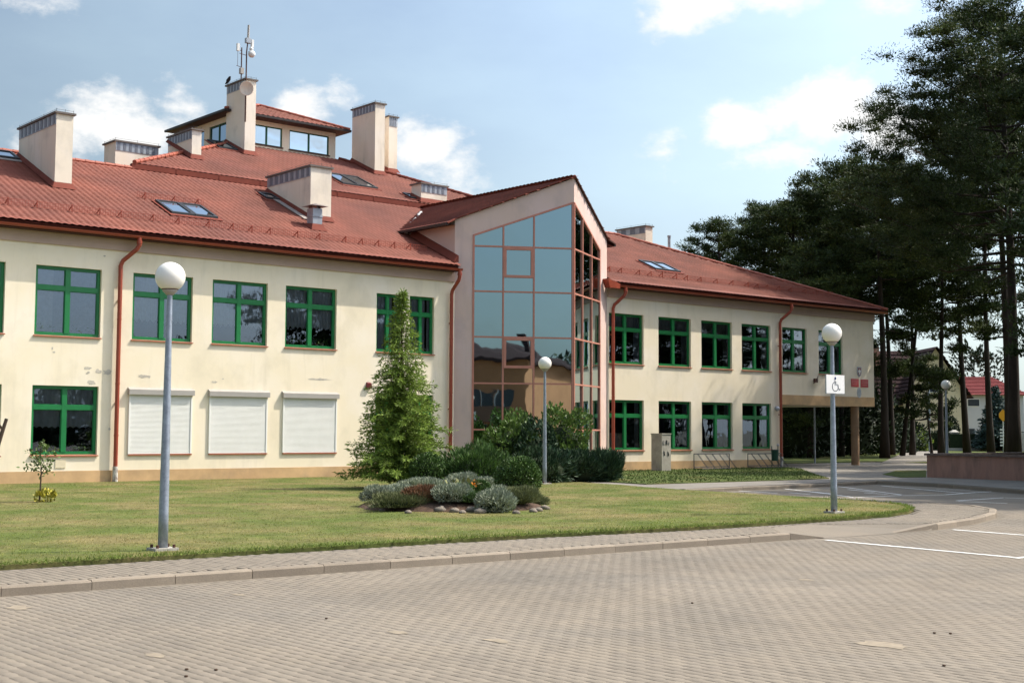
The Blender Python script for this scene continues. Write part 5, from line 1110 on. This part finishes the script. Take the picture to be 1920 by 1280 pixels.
# ------------------------------------------------------------------ pines
def pine_mesh(seed, H, crown0, RAD, nb=26, clump=.75, tuft=120, lean=(0, 0), low=0, bias=(0, 0), r0=.22, L=.26, W=.06):
    """Scots pine: bare trunk, crooked limbs, flat needle clumps; returns trunk mesh and crown mesh"""
    R = np.random.default_rng(seed)
    tp = [np.array([lean[0]*t*t*.6+lean[0]*.4*t+.14*math.sin(t*5+seed), lean[1]*t+.12*math.sin(t*4+seed*2), H*.96*t]) for t in np.linspace(0, 1, 11)]; rad = [r0*(1.2-.2*min(1, i*4/10)-.72*i/10) for i in range(11)]; rad[0] *= 1.2
    T = MB().tube(tp, rad, 10)
    def at(z): t = min(max(z/(H*.96), 0), 1)*10; i = min(int(t), 9); return tp[i]+(tp[i+1]-tp[i])*(t-i)
    Ps = []; Ds = []; Ls = []; Ws = []
    def clumps(p, e, rc, n):
        d = R.normal(size=(n, 3)); d[:, 2] = np.abs(d[:, 2])*.9-.35; d = unit(d); q = p+d*np.array([rc, rc, rc*.55])*R.uniform(.35, 1.05, (n, 1)); Ps.append(q); Ds.append(unit(d*.7+np.array([0, 0, .55])+R.normal(0, .55, (n, 3)))); Ls.append(L*R.uniform(.55, 1.2, n)); Ws.append(W*R.uniform(.6, 1.3, n))
        m = max(8, int(n*.42)); d = unit(R.normal(size=(m, 3))); Ps.append(p+d*np.array([rc, rc, rc*.45])*R.uniform(0, .6, (m, 1))); Ds.append(unit(R.normal(size=(m, 3))*[1, 1, .6])); Ls.append(L*R.uniform(.7, 1.2, m)); Ws.append(L*R.uniform(.3, .6, m))
    for k in range(nb+low):
        if k < nb: t = (k+.5)/nb; z = H*(crown0+(1-crown0)*t*.98); l = RAD*(math.sin(PI*min(1, .30+.70*t))**.75*.95+.12)*R.uniform(.66, 1.02)
        else: t = 0; z = H*crown0*R.uniform(.55, .95); l = RAD*R.uniform(.35, .7)
        a = k*2.39996+R.uniform(-.5, .5); p0 = at(z); e = np.array([math.cos(a), math.sin(a), 0])+np.array([*bias, 0]); e = e/np.linalg.norm(e)
        rise = R.uniform(.0, .35)+.5*t; mid = p0+e*l*.5+np.array([0, 0, l*.5*rise-.12*l]); end = p0+e*l+np.array([0, 0, l*rise])+R.normal(0, .15, 3)
        T.tube([p0, (p0+mid)/2+R.normal(0, .08, 3), mid, end], [.045+.05*(l/RAD)*(1-t*.6), .05, .032, .01], 5, caps=False)
        nc = 2+int(l*1.5)
        for c in range(nc):
            s = .42+.62*(c+R.uniform(0, .9))/nc; q = p0+(mid-p0)*min(1, s/.5) if s < .5 else mid+(end-mid)*((s-.5)/.5)
            clumps(q+R.normal(0, .34, 3)*np.array([1, 1, .7])+np.array([0, 0, .1]), e, clump*R.uniform(.6, 1.2), int(tuft*R.uniform(.6, 1.2)))
    clumps(at(H*.96)+np.array([0, 0, .1]), None, clump*1.1, tuft)
    P = np.concatenate(Ps); v, f = blades(P, np.concatenate(Ds), np.concatenate(Ls), np.concatenate(Ws))
    tm = T.mesh('trunk'); tm.materials.append(BARK); tm.polygons.foreach_set('use_smooth', [True]*len(tm.polygons)); cmh = np_mesh('crown', v, [f]); cmh.materials.append(LEAF['pine']); return tm, cmh
PV = {
 'broad': pine_mesh(1, 20, .47, 4.2, 36, .95, 165, low=5), 'tall': pine_mesh(2, 22, .56, 3.5, 31, .92, 160, low=2), 'lean': pine_mesh(3, 20, .60, 3.3, 20, .8, 140, lean=(-3.4, .6), low=8, r0=.19),
 'slim': pine_mesh(4, 19, .64, 2.5, 16, .75, 130, low=2, r0=.17), 'big': pine_mesh(5, 21, .42, 6.9, 78, .92, 260, bias=(-.22, .10), r0=.26, L=.17, W=.034), 'low': pine_mesh(6, 17, .28, 3.6, 40, .9, 130, low=5)}
GPI = 'pines behind and beside the right wing'
def pine(kind, x, y, label, s=1.0, rot=0.0, z=0.0, sz=None):
    o = empty('pine_tree', (x, y, z), label, 'tree', GPI); o.rotation_euler.z = rot; o.scale = (s, s, sz or s)
    for nm, me in zip(('trunk', 'crown'), PV[kind]): q = bpy.data.objects.new(nm, me); C.objects.link(q); q.parent = o
    return o
def pp(kind, px, dep, label, top, rot=0.0, sx=1.0):
    x, y = gp(px, dep); H = {'broad': 20, 'tall': 22, 'lean': 20, 'slim': 19, 'big': 21, 'low': 17}[kind]
    h = (812-top)*dep/F+1.65; return pine(kind, x, y, label, sx, rot, 0, h/H)
pp('tall', 1655, 85, 'straight pine right behind the corner of the right wing', 300, .6, 1.15)
pp('lean', 1692, 93, 'pine second from the wing corner, between two straight trunks', 345, 2.6, .8)
pp('slim', 1712, 96, 'thin pine leaning right, third from the wing corner', 400, 1.0, 1.0)
pp('lean', 1812, 92, 'pine with low dark branches beside the distant globe lamp', 250, .65, 1.15)
pp('lean', 1857, 88, 'leaning pine in front of the red roofed house', 220, .75, 1.1)
pp('tall', 1888, 78, 'dark pine at the right, between the leaning pine and the thick trunk', 130, .3, 1.2)
BGX, BGY = gp(1898, 70); pine('big', BGX, BGY, 'biggest pine with a thick trunk at the right edge', 1.2, .35, 0, 1.13)
pp('broad', 1350, 96, 'round crowned pine leftmost above the right wing roof', 418, .2, .85)
pp('broad', 1432, 99, 'pine crown second from the left above the roof', 388, 1.3, .9)
pp('tall', 1492, 94, 'pine crown in the middle of the row above the roof', 372, 2.2, 1.2)
pp('broad', 1552, 103, 'tall pine crown behind the right part of the roof ridge', 345, 3.0, .9)
pp('broad', 1598, 92, 'tallest of the pine crowns above the roof, close to the big pine', 305, 3.9, 1.05)
pp('broad', 1768, 88, 'pine with its crown just under the big crown', 340, 1.9, .85)
pp('broad', 1668, 96, 'pine whose crown fills the gap between the big pine and the wing', 322, 5.1, .9)
pp('low', 1520, 84, 'dark low branched pine seen through the underpass', 470, 0, .95)
pp('slim', 1575, 90, 'slim dark trunk seen through the underpass', 420, 2.0, 1.0)
# pines beside the car park, just outside the picture: they shade the forecourt and show in the window panes
for x, y, k, s, r, lb in ((45.0, -21.0, 'low', 1.05, .3, 'pine over the planter wall shading the forecourt'), (41.0, -25.6, 'low', 1.0, 2.3, 'pine before the planter wall, over the marked bays'), (44.0, -24.6, 'low', .9, 4.3, 'pine between the planter pines, close to the marked bays'), (46.8, -16.6, 'low', .8, 5.2, 'pine in the planter close to the wall corner'), (48.5, -25.5, 'broad', .8, 2.0, 'broad pine beyond the planter wall'), (50.5, -18.6, 'tall', .85, 4.0, 'tall pine between the planter wall pines'), (44.5, -29.5, 'broad', .75, 1.0, 'pine at the far end of the planter wall'), (56, -34, 'low', 1.0, 3.0, 'pine deep in the planter group'), (62, -22, 'broad', .95, 5.0, 'pine at the back of the planter group'), (66, -14, 'low', 1.0, 1.4, 'pine by the street, nearest to the wing'), (71, -24, 'low', 1.05, 2.4, 'pine by the street, in the middle'), (80, -30, 'low', 1.1, 3.4, 'pine by the street, far back'), (76, -13, 'low', 1.05, 4.4, 'pine by the street, behind the nearest'), (88, -22, 'low', 1.15, 5.4, 'pine by the street, last of the row'), (62, -32, 'low', 1.0, .4, 'pine in the far corner of the planter group'), (55.0, -11.8, 'tall', .92, 1.1, 'dark pine just behind the right end of the planter wall'), (60, -13.2, 'low', 1.0, 2.7, 'pine at the back corner of the planter'), (54, -14.3, 'low', .95, 3.9, 'pine in the planter near the long wall'), (49, -21.5, 'low', 1.0, 5.9, 'pine in the centre of the planter')):
    pine(k, x, y, lb, s, r)
# small pine by the path
x, y = gp(1742, 92)
o = empty('small_pine', (x, y, 0), 'small bushy pine with a thin trunk beside the pale path', 'tree'); tm, cmh = pine_mesh(21, 5.6, .40, 1.7, 15, .55, 110, r0=.09, L=.24)
for nm, me in (('trunk', tm), ('crown', cmh)): q = bpy.data.objects.new(nm, me); C.objects.link(q); q.parent = o
x, y = gp(1868, 118); conifer('spruce', 'blue grey spruce before the red roofed house', (x, y, 0), 5.8, 2.1, LEAF['spruce'], 170, 8, lw=(.30, .10), droop=.2, dens=.8)
x, y = gp(1832, 150); mound('far_tree', 'light airy tree top between the two far houses', 'tree', (x, y, 0), (2.2, 2.2, 8.5), 1500, .5, .2, LEAF['wood'], None, zlo=3.5, rough=.3, core=False)
# undergrowth seen through the underpass and beyond the trunks
GU = 'dark bushes under the pines'
for i, (px, dep, rx, h, lb) in enumerate(((1480, 86, 2.6, 4.6, 'dark bush behind the left side of the underpass'), (1530, 92, 2.8, 5.2, 'dark bush in the middle of the underpass view'), (1585, 97, 2.8, 5.0, 'dark bush behind the underpass column'), (1635, 104, 2.6, 4.8, 'dark bush just right of the underpass column'), (1450, 95, 3, 5.5, 'dark bush hidden at the far left of the underpass'))):
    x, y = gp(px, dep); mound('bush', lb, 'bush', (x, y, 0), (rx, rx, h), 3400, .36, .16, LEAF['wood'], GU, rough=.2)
for i, (px, dep, rx, h, m, lb) in enumerate(((1668, 112, 1.5, 2.2, 'bright', 'sunlit light green bush between the first two trunks'), (1720, 116, 1.3, 1.9, 'bright', 'sunlit light green bush beside the gate post'), (1690, 108, 1.8, 3.0, 'wood', 'dark bush behind the trunks near the wing corner'))):
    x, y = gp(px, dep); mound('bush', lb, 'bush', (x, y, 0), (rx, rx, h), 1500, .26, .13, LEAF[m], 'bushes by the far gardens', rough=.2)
# ------------------------------------------------------------------ far houses and gardens
HC = mat('house_cream', (.76, .61, .40), .9, .08, .5); HG = mat('house_grey', (.48, .48, .50), .9, .08, .5); RB = mat('brown_roof_tile', (.045, .028, .028), .9, .2, .6, spec=.05); RR = mat('far_red_roof', (.20, .052, .052), .8, .15, .6, spec=.1); HEDGE = LEAF['wood']; POST = mat('gate_post', (.42, .39, .36), .9, .12, 2); DGL = mat('far_window', (.03, .035, .045), .15, .1, 2, spec=.6)
def house(name, label, px, dep, wpx, eave, top, wallm, roofm, gable_x, rows):
    """gabled house facing the camera; px spans are read at depth dep"""
    k = dep/F; cx, cy = gp(px, dep); W = wpx*k; zE = (812-eave)*k+1.65; zT = (812-top)*k+1.65; D = 11.0
    rot = math.atan2(fw[1], fw[0])-PI/2; o = empty(name, (cx, cy, 0), label, 'house'); o.rotation_euler.z = rot
    h = W/2
    w_ = MB()
    if gable_x: w_.add([(-h, 0, 0), (h, 0, 0), (h, 0, zE), (0, 0, zT-.15), (-h, 0, zE), (-h, D, 0), (h, D, 0), (h, D, zE), (0, D, zT-.15), (-h, D, zE)], [(0, 1, 2, 3, 4), (9, 8, 7, 6, 5), (0, 4, 9, 5), (1, 6, 7, 2)])
    else: w_.add([(-h, 0, 0), (h, 0, 0), (h, 0, zE), (-h, 0, zE), (-h, D, 0), (h, D, 0), (h, D, zE), (-h, D, zE)], [(0, 1, 2, 3), (7, 6, 5, 4), (0, 3, 7, 4), (1, 5, 6, 2)])
    part('wall', w_, wallm, o, (0, 0, 0)); r_ = MB(); e = .5; nr = 13
    def slope(a, b, c, d):                                  # courses as thin lapped strips
        a, b, c, d = map(Vector, (a, b, c, d))
        for i in range(nr):
            t0, t1 = i/nr, (i+1)/nr; p, q, s, t = a+(d-a)*t0, b+(c-b)*t0, b+(c-b)*t1, a+(d-a)*t1; n = (q-p).cross(t-p).normalized(); n = n if n.z > 0 else -n
            r_.add([p+n*.09, q+n*.09, s+n*.0, t+n*.0, p, q], [(0, 1, 2, 3), (4, 5, 1, 0)])
    if gable_x: slope((-h-e, -e, zE-.35), (-h-e, D, zE-.35), (0, D, zT), (0, -e, zT)); slope((h+e, D, zE-.35), (h+e, -e, zE-.35), (0, -e, zT), (0, D, zT)); slope((-h-8, 1.2, zE-1.0), (-h-.0, 1.2, zE-1.0), (-h+h, 5.5, zT-.1), (-h-8, 5.5, zT-.1))
    else: q = h*.45; slope((-h-e, -e, zE-.1), (h+e, -e, zE-.1), (h-q, D/2, zT), (-h+q, D/2, zT)); slope((-h-e, D+e, zE-.1), (-h-e, -e, zE-.1), (-h+q, D/2, zT), (-h+q, D/2, zT)); slope((h+e, -e, zE-.1), (h+e, D+e, zE-.1), (h-q, D/2, zT), (h-q, D/2, zT)); slope((h+e, D+e, zE-.1), (-h-e, D+e, zE-.1), (-h+q, D/2, zT), (h-q, D/2, zT))
    rf = part('roof', r_, roofm, o, (0, 0, 0))
    if gable_x: part('side_wing', MB().box(-h-7.6, -h-.01, 1.6, D-.2, 0, zE-1.0), wallm, o, (0, 0, 0)); part('chimney', MB().box(-h-2.2, -h-1.5, 3.8, 4.5, zE-.5, zT+.2), mat('brick_stack', (.35, .17, .12), .9, .2, 3), rf, (0, 0, 0))
    for x, z, a, b in rows:
        part('window', MB().box(x*W-a/2-.06, x*W+a/2+.06, -.03, .0-.001, z*zE-.06, z*zE+b+.06), WHITEPAINT if z > .4 else wallm, o, (0, 0, 0)); part('window_glass', MB().box(x*W-a/2, x*W+a/2, -.045, -.03, z*zE, z*zE+b), DGL, o, (0, 0, 0))
    return o
house('house', 'cream house with a steep dark brown roof behind the pines', 1757, 128, 112, 742, 652, HC, RB, True, ((-.25, .13, 1.0, .5), (.22, .13, .9, .5), (-.05, 1.05, .8, 1.2), (.12, .55, .9, 1.1)))
house('house', 'grey house with a red hipped roof at the right', 1862, 142, 118, 741, 704, HG, RR, False, ((-.30, .78, 1.2, .7), (-.36, .2, .9, .9), (.1, .55, 1.2, 1.1)))
def at_px(px, dep, z=0): x, y = gp(px, dep); return (x, y, z)
rotc = math.atan2(fw[1], fw[0])-PI/2
for px, dep, lb in ((1727, 120, 'grey gate post left of the dark hedge'), (1789, 120, 'grey gate post at the right end of the dark hedge')):
    o = empty('gate_post', at_px(px, dep), lb, 'gate post', 'gate posts of the far garden', rotc); part('post', MB().box(-.3, .3, -.3, .3, 0, 1.65), POST, o, (0, 0, 0)); part('cap', MB().hexa([(-.36, -.36, 1.65), (.36, -.36, 1.65), (.36, .36, 1.65), (-.36, .36, 1.65), (-.1, -.1, 1.85), (.1, -.1, 1.85), (.1, .1, 1.85), (-.1, .1, 1.85)]), POST, o, (0, 0, 0))
o = empty('hedge', at_px(1758, 121), 'dark clipped hedge between the two gate posts', 'hedge', None, rotc)
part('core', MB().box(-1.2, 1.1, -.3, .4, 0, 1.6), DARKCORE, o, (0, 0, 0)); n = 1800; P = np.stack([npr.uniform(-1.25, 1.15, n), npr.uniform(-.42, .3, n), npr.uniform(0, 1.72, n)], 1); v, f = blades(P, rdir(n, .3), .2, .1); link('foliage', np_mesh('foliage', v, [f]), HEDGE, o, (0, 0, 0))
for px, dep, hh, lb in ((1779, 123, 3.2, 'dark columnar thuja nearest the far lamp'), (1787, 125, 3.1, 'dark columnar thuja beside the thick leaning trunk')): mound('thuja', lb, 'tree', at_px(px, dep), (.6, .6, hh), 900, .2, .1, LEAF['wood'], 'columnar thujas', rough=.08)
o = empty('garden_wall', at_px(1885, 118), 'pale grey garden wall with a dark rail before the red roofed house', 'wall', None, rotc); part('wall', MB().box(-1.5, 4.5, -.1, .1, 0, 1.55), POST, o, (0, 0, 0)); part('rail', MB().box(-1.6, 4.6, -.05, .05, 1.62, 1.7), BLACK, o, (0, 0, 0))
o = empty('garden_wall', at_px(1815, 119), 'dark hedge-topped fence behind the leaning trunk', 'wall', None, rotc); part('fence_panel', MB().box(-1.6, 1.5, -.05, .05, .25, 1.5), DARKCORE, o, (0, 0, 0)); part('fence_base', MB().box(-1.7, 1.6, -.08, .08, 0, .25), POST, o, (0, 0, 0))
o = empty('garden_fence', at_px(1690, 121), 'grey green mesh fence behind the trunks near the wing', 'fence', None, rotc); fm = MB().box(-3.4, 1.3, -.02, .02, 0, .15)
for k in range(48): fm.bar((-3.4+k*.1, 0, .15), (-3.4+k*.1, 0, 1.5), .025, .02)
fm.box(-3.4, 1.3, -.02, .02, 1.5, 1.55); part('mesh_panel', fm, mat('fence_grey_green', (.14, .16, .13), .8, .2, 2), o, (0, 0, 0))
o = empty('utility_pole', at_px(1743, 112), 'slim grey utility pole beside the path end', 'pole'); part('pole', MB().lathe([(.11, 0), (.08, 5.2)], (0, 0, 0), 8), GALV, o, (0, 0, 0))
o = empty('road_sign', at_px(1881, 108), 'yellow road sign on a striped post by the far street', 'sign', None, rotc); part('post', MB().lathe([(.04, 0), (.04, 3.1)], (0, 0, 0), 8), WHITEPAINT, o, (0, 0, 0))
part('sign_board', MB().add([(0, -.06, 3.5), (.32, -.06, 3.15), (.32, -.06, 2.85), (0, -.06, 2.5), (-.32, -.06, 2.85), (-.32, -.06, 3.15), (0, -.03, 3.5), (.32, -.03, 3.15), (.32, -.03, 2.85), (0, -.03, 2.5), (-.32, -.03, 2.85), (-.32, -.03, 3.15)], [(5, 4, 3, 2, 1, 0), (6, 7, 8, 9, 10, 11)]+[(i, (i+1) % 6, (i+1) % 6+6, i+6) for i in range(6)]), YELLOW, o, (0, 0, 0))
sb = MB()
for k in range(6): sb.box(-.28, .05, -.06, -.045, .55+k*.25, .68+k*.25)
part('stripe', sb, WHITEPAINT, o, (0, 0, 0))

# ------------------------------------------------------------------ across the car park (seen mirrored in the bay glass)
ho = empty('house', (9, -66, 0), 'orange rendered house with a dark hipped roof, mirrored in the bay glass', 'house')
OR = mat('orange_render', (.42, .20, .10), .9, .1, .6); x0, x1, y0, y1 = -4, 13.4, -78, -60
w_ = MB(); w_.box(x0, x1, y0, y1, 0, 7.6); part('wall', w_, OR, ho)
part('roof', MB().add([(x0-.7, y0-.7, 7.5), (x1+.7, y0-.7, 7.5), (x1+.7, y1+.7, 7.5), (x0-.7, y1+.7, 7.5), (x0+8, (y0+y1)/2, 10.0), (x1-8, (y0+y1)/2, 10.0), (x0-.7, y0-.7, 7.3), (x1+.7, y0-.7, 7.3), (x1+.7, y1+.7, 7.3), (x0-.7, y1+.7, 7.3)], [(0, 1, 5, 4), (1, 2, 5), (2, 3, 4, 5), (3, 0, 4), (0, 6, 7, 1), (1, 7, 8, 2), (2, 8, 9, 3), (3, 9, 6, 0), (6, 9, 8, 7)]), RB, ho)
part('chimney', MB().box(10.6, 11.3, -67, -66.3, 8, 10.4), RB, ho); part('balcony', MB().box(8.6, 12.4, y1+.01, y1+1.2, 2.9, 3.1).box(8.6, 12.4, y1+1.1, y1+1.2, 3.1, 4.0), mat('balcony_brown', (.16, .09, .06), .8, .1, 3), ho)
for a in (8.9, 10.0, 11.1): part('window', MB().box(a, a+.95, y1+.005, y1+.03, 3.2, 5.3), DGL, ho); part('window_frame', MB().box(a-.06, a, y1+.005, y1+.05, 3.15, 5.35), WHITEPAINT, ho)
pine('slim', 21, -72, 'pine behind the orange house, mirrored in the bay glass', .62, 1.0); pine('broad', 26, -80, 'broad pine far behind the car park', .7, 2.0)
n = 26000; a = npr.uniform(-60, 150, n); P = np.stack([a, -100+npr.normal(0, 2.5, n), npr.uniform(0, 1, n)**1.2*(7.5+2.5*np.sin(a*.21)+1.5*np.sin(a*.57))], 1)
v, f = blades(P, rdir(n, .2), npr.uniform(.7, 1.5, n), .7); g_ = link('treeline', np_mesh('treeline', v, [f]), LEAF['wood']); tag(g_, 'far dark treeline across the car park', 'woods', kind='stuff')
